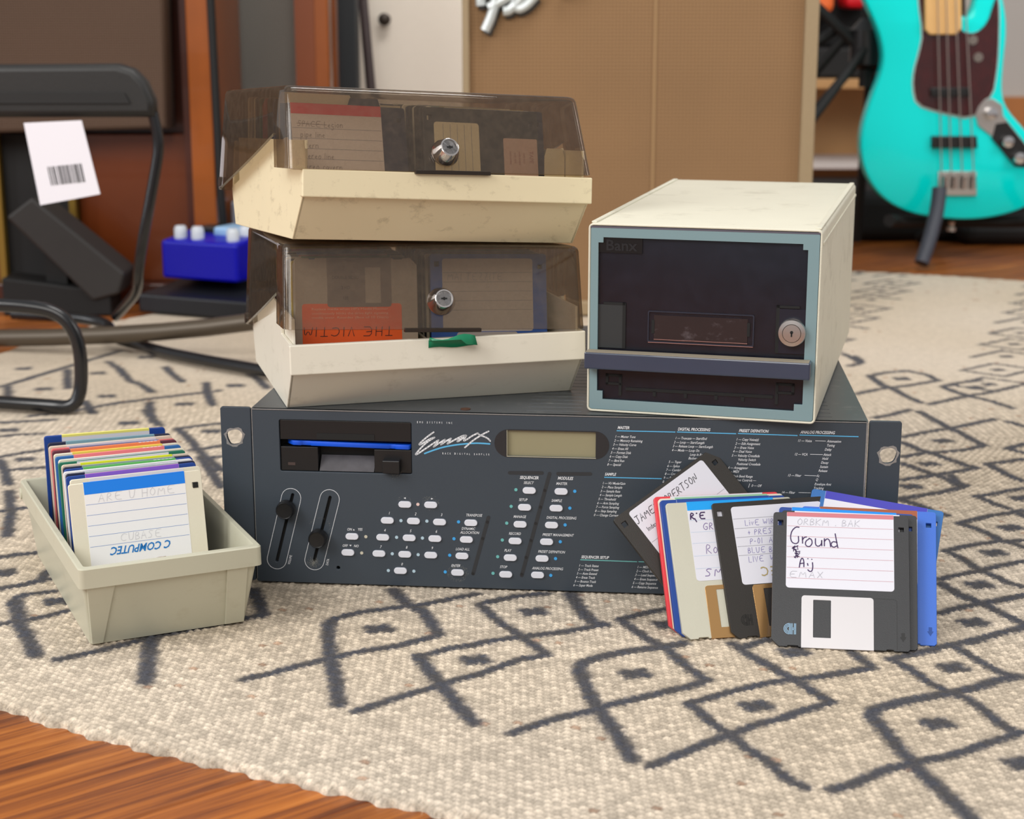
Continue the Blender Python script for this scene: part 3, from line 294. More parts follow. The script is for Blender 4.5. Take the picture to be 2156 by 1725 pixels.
AMPLOGO = [[(-0.037, 0.387), (-0.028, 0.406), (-0.02, 0.434), (-0.015, 0.453)], [(-0.042, 0.42), (-0.043, 0.429), (-0.037, 0.439), (-0.025, 0.448), (0.001, 0.454), (0.033, 0.46), (0.052, 0.464)], [(-0.032, 0.417), (-0.012, 0.428), (-0.002, 0.433)], [(-0.012, 0.413), (-0.004, 0.413), (0.012, 0.429), (0.026, 0.443), (0.024, 0.447), (0.014, 0.44), (0.004, 0.427), (0.006, 0.415), (0.018, 0.419), (0.032, 0.434)]]
LEGR = [(-0.419, 0.301), (-0.413, 0.266), (-0.418, 0.238), (-0.446, 0.12), (-0.465, 0.066)]
# ------------------------------------------------------------------ materials
FL = mat('wood_floor', (140, 78, 38), .35)
def wood_floor(m):
    nt = m.node_tree; p = nt.nodes['Principled BSDF']; tc = nt.nodes['Texture Coordinate'] if 'Texture Coordinate' in nt.nodes else nt.nodes.new('ShaderNodeTexCoord')
    oi = nt.nodes.new('ShaderNodeObjectInfo')
    off = nt.nodes.new('ShaderNodeVectorMath'); off.operation = 'ADD'; sc = nt.nodes.new('ShaderNodeVectorMath'); sc.operation = 'SCALE'; sc.inputs['Scale'].default_value = 37
    cmb = nt.nodes.new('ShaderNodeCombineXYZ'); nt.links.new(oi.outputs['Random'], cmb.inputs[0]); nt.links.new(oi.outputs['Random'], cmb.inputs[1])
    nt.links.new(cmb.outputs[0], sc.inputs[0]); nt.links.new(tc.outputs['Object'], off.inputs[0]); nt.links.new(sc.outputs[0], off.inputs[1])
    mp = nt.nodes.new('ShaderNodeMapping'); mp.inputs['Scale'].default_value = (1.2, 40, 40); nt.links.new(off.outputs[0], mp.inputs['Vector'])
    n1 = nt.nodes.new('ShaderNodeTexNoise'); n1.inputs['Scale'].default_value = 3.2; n1.inputs['Detail'].default_value = 8; n1.inputs['Roughness'].default_value = .68; n1.inputs['Distortion'].default_value = .5
    nt.links.new(mp.outputs[0], n1.inputs['Vector'])
    r = nt.nodes.new('ShaderNodeValToRGB'); e = r.color_ramp.elements; e[0].position = .3; e[0].color = lin(66, 32, 14); e[1].position = .72; e[1].color = lin(204, 128, 58)
    a = r.color_ramp.elements.new(.42); a.color = lin(122, 64, 28); b = r.color_ramp.elements.new(.55); b.color = lin(168, 96, 36)
    nt.links.new(n1.outputs['Fac'], r.inputs['Fac'])
    hv = nt.nodes.new('ShaderNodeHueSaturation'); mr = nt.nodes.new('ShaderNodeMapRange'); mr.inputs['To Min'].default_value = .7; mr.inputs['To Max'].default_value = 1.1
    nt.links.new(oi.outputs['Random'], mr.inputs['Value']); nt.links.new(mr.outputs[0], hv.inputs['Value']); nt.links.new(r.outputs['Color'], hv.inputs['Color']); nt.links.new(hv.outputs['Color'], p.inputs['Base Color'])
    bp = nt.nodes.new('ShaderNodeBump'); bp.inputs['Strength'].default_value = .25; bp.inputs['Distance'].default_value = .001; nt.links.new(n1.outputs['Fac'], bp.inputs['Height']); nt.links.new(bp.outputs[0], p.inputs['Normal'])
wood_floor(FL)
def attr_mat(name, attr, rough, nz=.18, ns=900):
    m = bpy.data.materials.new(name); m.use_nodes = True; nt = m.node_tree; p = nt.nodes['Principled BSDF']; p.inputs['Roughness'].default_value = rough; p.inputs['Specular IOR Level'].default_value = .15
    a = nt.nodes.new('ShaderNodeAttribute'); a.attribute_name = attr
    tc = nt.nodes.new('ShaderNodeTexCoord'); n = nt.nodes.new('ShaderNodeTexNoise'); n.inputs['Scale'].default_value = ns; n.inputs['Detail'].default_value = 4; nt.links.new(tc.outputs['Object'], n.inputs['Vector'])
    mr = nt.nodes.new('ShaderNodeMapRange'); mr.inputs['From Min'].default_value = .3; mr.inputs['From Max'].default_value = .7; mr.inputs['To Min'].default_value = 1-nz; mr.inputs['To Max'].default_value = 1+nz; nt.links.new(n.outputs['Fac'], mr.inputs['Value'])
    mx = nt.nodes.new('ShaderNodeVectorMath'); mx.operation = 'SCALE'; nt.links.new(a.outputs['Color'], mx.inputs[0]); nt.links.new(mr.outputs[0], mx.inputs['Scale']); nt.links.new(mx.outputs[0], p.inputs['Base Color'])
    b = nt.nodes.new('ShaderNodeBump'); b.inputs['Strength'].default_value = .6; b.inputs['Distance'].default_value = .0006; nt.links.new(n.outputs['Fac'], b.inputs['Height']); nt.links.new(b.outputs[0], p.inputs['Normal'])
    return m
RUGM = attr_mat('rug_yarn', 'dye', .95)
RACK = mat('slate_paint', (60, 68, 77), .42, spec=.4, noise=.06, nscale=900, bump=.12, bscale=2500)
RACKTOP = mat('slate_top_paint', (74, 78, 82), .4, spec=.45, noise=.08, nscale=40, dirt=(150, 148, 142), dscale=60, damt=.35)
BARE = mat('bare_metal', (165, 165, 165), .4, metal=.7, noise=.3, nscale=700)
BLACK = mat('black_plastic', (20, 20, 22), .38, noise=.1)
BLACKM = mat('matte_black', (12, 12, 13), .7)
WHITE = mat('white_print', (228, 230, 235), .6)
BLUEP = mat('blue_print', (90, 175, 222), .6); TEALP = mat('teal_print', (110, 180, 178), .6)
BTN = mat('button_plastic', (218, 220, 230), .4)
CREAMU = mat('aged_cream_plastic', (230, 217, 182), .42, noise=.04, nscale=20, dirt=(120, 100, 70), dscale=55, damt=.55, bump=.06)
CREAML = mat('light_cream_plastic', (226, 221, 206), .42, noise=.03, nscale=20, dirt=(130, 118, 95), dscale=45, damt=.3, bump=.06)
TRAYM = mat('putty_plastic', (190, 188, 168), .35, noise=.03, nscale=25, dirt=(140, 120, 90), dscale=50, damt=.2, bump=.05)
DRAWM = mat('ivory_casing_plastic', (216, 212, 194), .5, noise=.04, nscale=30, dirt=(120, 110, 90), dscale=22, damt=.4, bump=.5, bscale=1500)
CHROME = mat('chrome', (215, 212, 212), .13, metal=1)
CHROME2 = mat('brushed_chrome', (200, 195, 192), .3, metal=1)
DARKM = mat('dark_metal', (60, 52, 46), .35, metal=.6)
SMOKE = smoke('smoked_acrylic', (.825, .785, .735), .04, (140, 122, 104), .12, 160, .075)
TINT = smoke('blue_grey_acrylic', (.50, .50, .56), .12, (84, 86, 104), .08, 90, .10)
PAPER = mat('label_paper', (216, 216, 226), .75)
CREAMP = mat('cream_paper', (226, 214, 180), .75)
INKP = mat('purple_ink', (58, 34, 84), .6); INKF = mat('faint_pencil', (168, 168, 178), .8); INKB = mat('black_ink', (40, 38, 44), .6)
INKL = mat('lilac_ink', (120, 112, 172), .7)
TRK = mat('track_line', (30, 30, 32), .5)
SHUT = mat('silver_shutter', (205, 202, 205), .38, metal=.35); SHUT_GLEAM = mat('painted_gleam_shutter', (205, 160, 105), .25, metal=.8)  # second shutter: a warm reflection put into the metal colour
def pl(name, rgb, rough=.42): return mat(name, rgb, rough, noise=.03, bump=.25, bscale=1800)
DK = {'black': pl('diskette_black', (48, 49, 52)), 'jblack': pl('diskette_brown_black', (42, 38, 34)), 'red': pl('diskette_red', (222, 62, 72)), 'navy': pl('diskette_navy', (24, 66, 148)),
  'grey': pl('diskette_grey', (196, 194, 178)), 'cream': pl('diskette_cream', (228, 222, 202)), 'royal': pl('diskette_royal', (58, 108, 205)), 'bright': pl('diskette_bright_blue', (10, 82, 214)), 'steel': pl('diskette_steel_blue', (40, 104, 172)),
  'teal': pl('diskette_teal', (20, 98, 128)), 'green': pl('diskette_green', (26, 112, 88)), 'white': pl('diskette_white', (235, 235, 238)), 'beige': pl('diskette_beige', (216, 200, 182)),
  'pink': pl('diskette_pink', (214, 100, 105)), 'maroon': pl('diskette_maroon', (96, 44, 62)), 'dnavy': pl('diskette_dark_navy', (30, 36, 66)), 'bgrey': pl('diskette_warm_grey', (172, 164, 152)), 'yellow': pl('diskette_yellow', (206, 186, 60))}
def paint(name, rgb, rough=.6): return mat('paint_'+name, rgb, rough)
# ------------------------------------------------------------------ floor of separate boards
floor_root = bpy.data.objects.new('floor', None); C.objects.link(floor_root); floor_root['kind'] = 'structure'
ang = math.radians(39); du = Vector((math.cos(ang), math.sin(ang), 0)); dn = Vector((-math.sin(ang), math.cos(ang), 0)); BW = .062
FZ = -.0062
def board_mesh(L):
    me = MB().box(0, L, .0005, BW-.0005, -.02, 0).mesh('board', bevel=.0009, seg=1); me.materials.append(FL); return me
bms = {L: board_mesh(L) for L in (.9, 1.3, 1.7)}
first_seam = .863+.0016
for i in range(-40, 75):
    off = first_seam+i*BW
    s = -3.0+((i*.37) % 1.0); k = 0
    while s < 6.2:
        L = (.9, 1.3, 1.7)[(i*7+k*3) % 3]; k += 1
        o3 = dn*off+du*s
        mid = o3+du*L/2
        vis = any((-3.0 < q.x < 3.6 and .25 < q.y < 6.4) for q in (o3, mid, o3+du*L))
        # boards wholly under the round rug or far outside the view are left out
        under = all((q.x-.42)**2+(q.y-1.72)**2 < .93**2 for q in (o3, mid, o3+du*L))
        view = any(abs(q.x) < .40*q.y+.95 for q in (o3, mid, o3+du*L))
        if vis and view and not under:
            b = bpy.data.objects.new('floor_board', bms[L]); C.objects.link(b); b.parent = floor_root
            b.matrix_local = Matrix.Translation((o3.x, o3.y, FZ)) @ Matrix.Rotation(ang, 4, 'Z')
        s += L+.0006
sub = MB().box(-3, 4.5, -.5, 6.6, -.05, -.0255).build('floor_base', mat('subfloor', (40, 22, 12), .9), floor_root)
# ------------------------------------------------------------------ the round rug
RCX, RCY = .42, 1.72
def rug_radius(th):
    tab = sorted([(math.degrees(math.atan2(y-RCY, x-RCX)) % 360, math.hypot(x-RCX, y-RCY)) for x, y in
        ((-.307, .923), (-.211, .874), (-.125, .837), (-.019, .785), (-.007, .778), (.579, 2.762), (.829, 2.645), (-.594, 2.222), (-.644, 2.034), (-.62, 1.35))]+[(300, 1.02), (330, 1.02), (0.0, 1.03), (30, 1.03), (105, 1.06), (125, 1.08)])
    a = np.array([t[0] for t in tab]); r = np.array([t[1] for t in tab])
    a = np.concatenate([a-360, a, a+360]); r = np.concatenate([r, r, r])
    r = np.convolve(np.interp(np.arange(-360, 720, 2.), a, r), np.ones(7)/7, 'same')
    return np.interp(np.degrees(th) % 360, np.arange(-360, 720, 2.), r)
def axis(segs):
    out = [segs[0][0]]
    for a, b, d0, d1 in segs:
        x = a
        while x < b-1e-9:
            t = (x-a)/(b-a); x += d0+(d1-d0)*t; out.append(min(x, b))
    return np.array(out)
xs = axis([(-.72, -.48, .006, .0028), (-.48, .52, .00155, .00155), (.52, .95, .003, .009), (.95, 1.5, .012, .02)])
ys = axis([(.66, 1.12, .00155, .00155), (1.12, 1.6, .0018, .004), (1.6, 2.9, .005, .012)])
X, Y = np.meshgrid(xs, ys); TH = np.arctan2(Y-RCY, X-RCX); RR = np.hypot(X-RCX, Y-RCY)
RB = rug_radius(TH)+.0016*np.sin(TH*170)+.0012*np.sin(TH*411+1)
inside = RR < RB
over = RR > RB
Xc = np.where(over, RCX+(X-RCX)*RB/RR, X); Yc = np.where(over, RCY+(Y-RCY)*RB/RR, Y)
# woven stitches: rows run down to the right, every other row is shifted half a stitch
wa = math.radians(-34); U_ = Xc*math.cos(wa)+Yc*math.sin(wa); V_ = -Xc*math.sin(wa)+Yc*math.cos(wa)
nz = lambda a, b, s: np.sin(a*s+1.3*np.sin(b*s*.7))*np.sin(b*s*.9+1.7*np.sin(a*s*.6+2))
U_ = U_+.0007*nz(Xc, Yc, 160); V_ = V_+.0006*nz(Yc, Xc, 140)
pv = .0042; pu = .0058
row = np.floor(V_/pv); fv = V_/pv-row; fu = U_/pu+.5*(row % 2); sid = np.floor(fu); fu = fu-sid
h1 = np.modf(np.abs(np.sin(row*12.9898+sid*78.233)*43758.5453))[0]
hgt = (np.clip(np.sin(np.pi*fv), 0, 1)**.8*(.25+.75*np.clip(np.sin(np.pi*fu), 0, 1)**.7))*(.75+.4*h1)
wfar = np.clip((1.95-Yc)/.5, 0, 1)*np.clip((.95-Xc)/.4, 0, 1); hgt = .62+(hgt-.62)*wfar
edge = np.clip((RB-RR)/.006, 0, 1)
fine = np.clip((2.0-Yc)/.6, .25, 1)
Zr = -.0019+.0019*hgt*fine; Zr = -.006+(Zr+.006)*np.sqrt(np.clip(edge, 0, 1)); Zr = np.where(over, -.0062, Zr)
# painted line pattern: distance to traced strokes, evaluated at the stitch the point belongs to
D = np.full(X.shape, 9.)
Xw = Xc+.0011*nz(Xc, Yc, 620)+.0012*(h1-.5); Yw = Yc+.0011*nz(Yc, Xc, 570)+.0012*(h1-.5)
def seg_dist(a, b, w):
    x0, x1 = min(a[0], b[0])-.015, max(a[0], b[0])+.015; y0, y1 = min(a[1], b[1])-.015, max(a[1], b[1])+.015
    i0, i1 = np.searchsorted(xs, x0), np.searchsorted(xs, x1); j0, j1 = np.searchsorted(ys, y0), np.searchsorted(ys, y1)
    if i1 <= i0 or j1 <= j0: return
    px = Xw[j0:j1, i0:i1]-a[0]; py = Yw[j0:j1, i0:i1]-a[1]; dx, dy = b[0]-a[0], b[1]-a[1]; L2 = dx*dx+dy*dy+1e-12
    t = np.clip((px*dx+py*dy)/L2, 0, 1); d = np.hypot(px-t*dx, py-t*dy)/(w/2); D[j0:j1, i0:i1] = np.minimum(D[j0:j1, i0:i1], d)
for pts, wd in RUG_STROKES:
    for a, b in zip(pts[:-1], pts[1:]): seg_dist(a, b, wd/1000*1.22)
e1 = Vector((math.cos(math.radians(-20)), math.sin(math.radians(-20)))); e2 = Vector((math.cos(math.radians(52)), math.sin(math.radians(52))))
for cx, cy in RUG_DOTS:
    for ex, ln in ((e1, .0064), (e2, .0055)):
        seg_dist((cx-ex.x*ln, cy-ex.y*ln), (cx+ex.x*ln, cy+ex.y*ln), .0112)
# the same diamonds carried on over the far and hidden parts of the rug
def diamonds(x0, x1, y0, y1, test):
    A_ = Vector((.062, .028)); B_ = Vector((.052, -.050)); O_ = Vector((x0, y0))
    for i in range(-40, 60):
        for j in range(-40, 60):
            if i % 4 == 3: continue
            c = O_+Vector((.098, -.030))*i*1.0+Vector((.034, .082))*j*1.0+Vector((.05*(i//4), .03*(i//4)))
            if not (x0 < c.x < x1 and y0 < c.y < y1 and test(c.x, c.y)): continue
            P_ = [c+Vector(v) for v in ((-.045, -.004), (.004, .038), (.045, .004), (-.004, -.038))]
            if (i+j) % 3:
                for a, b in zip(P_, P_[1:]+P_[:1]): seg_dist(a, b, .0075)
            else:
                for a, b in zip(P_[:2], P_[1:3]): seg_dist(a, b, .0085)
            for ex in (e1, e2): seg_dist((c.x-ex.x*.005, c.y-ex.y*.005), (c.x+ex.x*.005, c.y+ex.y*.005), .0095)
diamonds(-.2, 1.45, 1.2, 2.75, lambda x, y: y > 1.78 or (x > .75) or (-.15 < x < .2 and y > 1.25))
dye = 1/(1+np.exp(np.clip((D-1)*7, -30, 30)))
dye = dye*(.9+.1*h1)
hue = nz(Xc, Yc, 9)*.5+.5
base = np.stack([lin(217, 203, 185)[k]*(1-hue)+lin(208, 192, 170)[k]*hue for k in range(3)], -1)*(.96+(.80+.32*h1[..., None]-.96)*(.3+.7*wfar[..., None]))*(.42+.66*hgt[..., None]**.8)  # stitch height also darkens the gaps: shade put into the yarn colour
spk = (np.modf(np.abs(np.sin(row*37.1+sid*91.7)*9731.3))[0] > .993)[..., None]
base = np.where(spk, base*np.array([.72, .58, .52]), base)
ink = np.array(lin(66, 68, 76)[:3])*(.7+.5*h1[..., None])
colr = base*(1-dye[..., None])+ink*dye[..., None]
ny, nx = X.shape; idx = np.arange(nx*ny).reshape(ny, nx)
q = np.stack([idx[:-1, :-1], idx[:-1, 1:], idx[1:, 1:], idx[1:, :-1]], -1).reshape(-1, 4)
keep = inside.ravel()[q].any(1); q = q[keep]
used = np.zeros(nx*ny, bool); used[q.ravel()] = True; remap = np.cumsum(used)-1; q = remap[q]
vco = np.stack([Xc, Yc, Zr], -1).reshape(-1, 3)[used]; vcol = np.concatenate([colr.reshape(-1, 3), np.ones((nx*ny, 1))], 1)[used]
me = bpy.data.meshes.new('rug'); me.vertices.add(len(vco)); me.vertices.foreach_set('co', vco.ravel().astype(np.float32))
me.loops.add(q.size); me.loops.foreach_set('vertex_index', q.ravel().astype(np.int32)); me.polygons.add(len(q)); me.polygons.foreach_set('loop_start', np.arange(0, q.size, 4, dtype=np.int32))
me.update(calc_edges=True); me.validate()
ca = me.color_attributes.new('dye', 'FLOAT_COLOR', 'POINT'); ca.data.foreach_set('color', vcol.ravel().astype(np.float32))  # holds yarn colour, pattern dye and the painted gap shade
me.polygons.foreach_set('use_smooth', np.ones(len(q), bool))
rug = link('rug', me, RUGM); tag(rug, 'round cream woven rug with dark hand-drawn diamond pattern on the wooden floor', 'rug')
# loose yarn fibres sticking out along the front edge
fb = MB()
for k in range(1100):
    th = math.radians(random.uniform(205, 262)); r = float(rug_radius(np.array(th)))-random.uniform(-.001, .004); a = th+random.uniform(-1.2, 1.2)
    p = Vector((RCX+r*math.cos(th), RCY+r*math.sin(th), random.uniform(-.005, -.001))); L = random.uniform(.002, .006)
    d = Vector((math.cos(a), math.sin(a), random.uniform(-.1, .7))).normalized()*L
    m_ = p+d*.5+Vector((0, 0, .0008)); w_ = .00011; s_ = Vector((-d.y, d.x, 0)).normalized()*w_ if d.xy.length > 1e-6 else Vector((w_, 0, 0))
    fb.add([p-s_, p+s_, m_+s_, m_-s_, p+d], [(0, 1, 2, 3), (3, 2, 4)])
f_ = fb.build('fringe', mat('loose_yarn', (205, 188, 160), .9), rug); f_['kind'] = 'stuff'
# ------------------------------------------------------------------ rack sampler
RH = .131; PW = .43668; EW = .4826; EL = (EW-PW)/2
RACKM = Matrix.Translation((-.21034, 1.15368, 0)) @ Matrix.Rotation(-.09683, 4, 'Z') @ Matrix.Translation((EL, 0, 0))
rack = thing('rack_sampler', 'dark slate rack-mount sampler lying on the rug under the stacked boxes', 'sampler', RACKM)
DPT = .36
MB().box(.0015, PW-.0015, .0310, DPT, .001, RH-.0012).build('chassis', RACK, rack, bevel=.001)
for x0 in (.0015, PW-.0035): MB().box(x0, x0+.002, .0033, .0312, .001, RH-.0012).build('side_plate', RACK, rack)
MB().box(.0035, PW-.0035, .0033, .0312, .001, .003).build('bottom_plate', RACK, rack)
slits = []
for x0, x1 in ((.197, .237), (.373, .413)):
    for k in range(24): y = .012+k*.0118; slits.append(rrect(x0, y, x1, y+.0016, .0007, 2))
tp = plate_mesh(rrect(0, .0, PW, DPT, .0015, 2), slits, -RH, -(RH-.0012))
tp_o = link('top_cover', tp, RACKTOP, rack, Matrix.Rotation(-math.pi/2, 4, 'X'))
for x in (.1538, .31): MB().cyl(.0036, .0036, RH-.0002, RH+.0005, 'z', (x, .0117), 16).build('cover_screw', mat('rusty_screw', (92, 62, 48), .6, metal=.3), rack)
(dx0, dz0), (dx1, dz1) = DRIVE
dz1 = .1232; lx0, lz0, lx1, lz1 = LCD[0][0], LCD[0][1], LCD[1][0], LCD[1][1]-.0002
holes = [rrect(dx0, dz0, dx1, dz1, .0014), rrect(lx0, lz0, lx1, lz1, .0005, 2), pill(HOLE, (HOLE[0]+.0001, HOLE[1]), .0013)]
for (a, b, c, d, e) in SLIDERS: holes.append(pill(d, c, .0011, 5))
plate('front_panel', rrect(0, .0005, PW, RH, .0012, 3), holes, 0, .0032, RACK, rack, bevel=.0004)
MB().ribbon([(0.0004, RH-.0005), (PW-.0004, RH-.0005)], .0005, -.0001).ribbon([(.0005, RH-.001), (.0005, .003)], .00045, -.0001).ribbon([(PW-.0008, RH-.001), (PW-.0008, .04)], .0011, -.0001).build('worn_edge', BARE, rack)
for k, (hx, hz) in enumerate(HOLES_EAR):
    x0, x1 = (-EL, -.0008) if k == 0 else (PW+.0008, PW+EL)
    hx -= EL
    ring = [(hx+math.cos(t)*.0056*(1+.1*math.sin(3*t)), hz+math.sin(t)*.0062*(1+.12*math.sin(2*t+1))) for t in [2*math.pi*i/22 for i in range(22)]]
    ring2 = [(hx+(x-hx)*1.28+.0006*math.sin(i*2.3), hz+(z-hz)*1.25+.0005*math.cos(i*1.7)) for i, (x, z) in enumerate(ring)]
    ear = plate('rack_ear', rrect(x0, .0008, x1, RH+.0003, .0016, 3), [ring], .0012, .0044, RACK, rack, bevel=.0003, label='folded mounting ear with a worn bolt hole')
    plate('worn_ring', ring2, [ring], .00105, .00122, BARE, ear)
# disk drive
fd = MB(); F = DRIVEPTS; zs = .1052
fd.box(dx0+.0002, dx1-.0002, .004, .030, dz0, dz1)
DRV = MB()
DRV.box(dx0+.0004, dx1-.0004, .0008, .012, .1085, dz1-.0003).box(dx0+.0004, F['recL'][0], .0012, .012, dz0+.0004, .1030).box(F['recR'][0], dx1-.0004, .0012, .012, dz0+.0004, .1023)
MB().box(dx0-.002, dx1+.002, .012, .030, dz0-.002, dz1+.002).build('drive_cavity', BLACKM, rack)
drv = DRV.build('disk_drive', BLACK, rack, bevel=.0003)
MB().box(F['recL'][0]-.0005, F['recR'][0]+.0005, .0004, .0009, .1092, .1136).build('slot_recess', BLACKM, drv)
MB().box(F['ejL'][0], F['ejR'][0], -.006, .004, F['ejL'][1], F['ejR'][1]).build('eject_button', BLACK, drv, bevel=.0007)
MB().box(F['led0'][0], F['led1'][0], .0009, .0013, F['led0'][1], F['led1'][1]).build('activity_light', mat('dark_led', (70, 58, 56), .3), drv)
MB().prism([(.0010, .0856), (.0095, .0955), (.0098, .0955), (.0098, .0856)], F['recL'][0]+.001, F['recR'][0]-.0004, 'x').build('drive_recess', mat('worn_black', (78, 76, 80), .3, noise=.5, nscale=120), drv)
# display
LCDc = MB().box(lx0, lx1, .0022, .006, lz0, lz1).build('display', mat('display_green_grey', (146, 140, 112), .25, spec=.6), rack)
(px0, pz0), (px1, pz1) = LCD[2], LCD[3]; rr = .0102; zc = (lz0+lz1)/2
plate('display_surround', pill((px0+rr, zc), (px1-rr, zc), rr, 12), [rrect(lx0, lz0, lx1, lz1, .0003, 2)], -.00022, .0001, mat('surround_black', (40, 40, 43), .35), rack)
MB().ribbon([(lx0, lz0), (lx1, lz0)], .0006, -.0003).ribbon([(lx0, lz0), (lx0, lz1)], .0004, -.0003).build('display_edge', mat('display_rim', (170, 165, 145), .5), rack)
# sliders
for k, (a, b, c, d, e) in enumerate(SLIDERS):
    fa = link('fader_slot', plate_mesh(pill(d, c, .0012, 5), [], .0034, .006), BLACKM, rack)
    plate('fader_outline', pill(b, a, .00730, 14), [pill(b, a, .00700, 14)], -.0002, 0, WHITE, rack)
    kn = MB().lathe([(.0022, .003), (.0022, -.0012), (.0062, -.0014), (.0067, -.0030), (.0066, -.0085), (.0058, -.0098), (.0054, -.0094), (.001, -.0091)], 'y', e, 36).build('fader_knob', BLACK, rack, smooth=True)
for p in BUTTONS:
    MB().prism(pill((p[0]-.0024, p[1]), (p[0]+.0024, p[1]), .00235, 7), -.0013, .0008, 'y').build('button', BTN, rack, bevel=.0003, seg=2)
for key, m_ in (('pink', paint('pale_pink', (226, 196, 190))), ('pale', paint('pale_blue', (176, 200, 214))), ('beige', paint('beige', (196, 190, 172))), ('blue', paint('sky_blue', (62, 160, 226))), ('teal', paint('dot_teal', (106, 178, 176)))):
    for p in DOTS[key]: MB().cyl(.00118, .00118, -.0003, .0004, 'y', p, 14).build('indicator', m_, rack)
STR = mat('stripe_black', (44, 46, 50), .5)
sm = MB()
for k, (a, b) in enumerate(STRIPES): sm.prism(pill(b, a, .0013 if k > 1 else .00125, 6), -.00018, .00005, 'y')
sm.build('dividing_bars', STR, rack)
sm = MB()
for p in STRIPE_SCREWS: sm.cyl(.00105, .00105, -.0004, 0, 'y', p, 12)
sm.build('panel_rivets', mat('rivet_black', (30, 31, 34), .4), rack)
tm = MB()
for t, p, h, an, sh, b, xs_, st in TEXT:
    if isinstance(xs_, str):
        wd = float(xs_.split(':')[1])/1000; n = len(t)
        for i, ch in enumerate(t):
            if ch != ' ': text_into(tm, ch, p[0]-wd/2+wd*i/(n-1), p[1], h/1000*(1.0), -.00016, xs=.62, bold=.03 if (i == 0 or t[i-1] == ' ') else .008)
    else: text_into(tm, t, p[0], p[1], h/1000, -.00016, xs=xs_, shear=sh, anchor=an, bold=.022 if b else .006)
for (p, a_, t) in ((SLIDERS[0][1], 76, 'VOLUME'), (SLIDERS[1][1], 76, 'DATA')): text_into(tm, t, p[0]+.0098, p[1]-.0008+(.001 if t == 'VOLUME' else 0), .0017, -.00016, rot=math.radians(a_), xs=.75)
for cx, cz, s_, rot in ((.1107, .0671, .0008, 1), (.1307, .0672, .0008, -1)):
    tm.add([(cx-rot*s_, -.00016, cz), (cx+rot*s_, -.00016, cz+s_*.8), (cx+rot*s_, -.00016, cz-s_*.8)], [(0, 1, 2)])
tm.add([(.0722, -.00016, .0417), (.0738, -.00016, .0417), (.073, -.00016, .0428)], [(0, 1, 2)]); tm.add([(.0694, -.00016, .0306), (.0712, -.00016, .0306), (.0703, -.00016, .0294)], [(0, 1, 2)])
tm.build('printed_lettering', WHITE, rack)
lg_ = MB()
for st in LOGO: lg_.stroke(smooth_pts(st, 1) if len(st) > 4 else st, .00112, -.0002)
lg_.build('script_emblem', WHITE, rack)
MB().ribbon(smooth_pts(SWOOSH, 1), .0011, -.00018).build('emblem_swoosh', BLUEP, rack)
for a, b, c in RULES: MB().ribbon([a, b], .0007 if c != 'w' else .0003, -.00017).build('printed_rule', {'b': BLUEP, 't': TEALP, 'w': WHITE}[c], rack)
wear = MB()  # paint rubbed off around the most used controls
for (cx, cz, r0, r1, n) in ((.1488, .0118, .0048, .0078, 260), (.0425, .0160, .0005, .0062, 380), (.1297, .0640, .0030, .0066, 150), (.1107, .0640, .0040, .0058, 60), (.0485, .0440, .0066, .0082, 60), (.104, .0848, .0, .005, 50)):
    for _ in range(n):
        t = random.uniform(0, 6.283); r = random.uniform(r0, r1)*(1 if n < 300 else random.uniform(.4, 1)); s_ = random.uniform(.00006, .00017); x, z = cx+math.cos(t)*r, cz+math.sin(t)*r*.9
        wear.add([(x-s_, -.00012, z), (x, -.00012, z-s_), (x+s_, -.00012, z), (x, -.00012, z+s_)], [(0, 1, 2, 3)])
w_ = wear.build('worn_paint', mat('worn_spots', (150, 148, 140), .6), rack); w_['kind'] = 'stuff'
# ------------------------------------------------------------------ diskettes
_dm = {}
def disk_body(hl=True):
    key = 'b' if hl else 'b1'
    if key not in _dm:
        o = [(.005, 0), (.0105, 0), (.011, .0009), (.0175, .0009), (.018, 0), (.0745, 0), (.075, .0009), (.079, .0009), (.0795, 0)]
        o += [(.0885, 0), (.09, .0015)]+[(.088+.002*math.cos(a), .092+.002*math.sin(a)) for a in (0, .5, 1.05, 1.57)]+[(.002-.002*math.sin(a), .092+.002*math.cos(a)) for a in (0, .5, 1.05, 1.57)]+[(0, .005)]
        _dm[key] = plate_mesh(o, ([rrect(.0030, .0846, .0068, .0884, .0002, 1)] if hl else [])+[rrect(.0832, .0826, .0868, .0858, .0002, 1)], 0, .0033, .0003)
    return _dm[key]
def mcopy(me, m):
    k = (me.name, m.name)
    if k not in _dm: c = me.copy(); c.materials.clear(); c.materials.append(m); _dm[k] = c
    return _dm[k]
def label_mesh(x0, x1, z0, z1=.0938):
    k = ('lab', x0, x1, z0, z1)
    if k not in _dm: _dm[k] = plate_mesh(rrect(x0, z0, x1, z1, .0022, 4, only=(0, 3) if z1 > .093 else None), [], -.00016, .0001)
    return _dm[k]
def shutter_mesh():
    if 's' not in _dm:
        o = [(.0195, -.0003), (.0665, -.0003)]+[(.0645+.002*math.cos(a), .0335+.002*math.sin(a)) for a in (0, .5, 1.05, 1.57)]+[(.0215-.002*math.sin(a), .0335+.002*math.cos(a)) for a in (0, .5, 1.05, 1.57)]
        _dm['s'] = plate_mesh(o, [rrect(.0272, .0068, .0388, .0326, .0003, 1)], -.00035, .0036, .0001)
    return _dm['s']
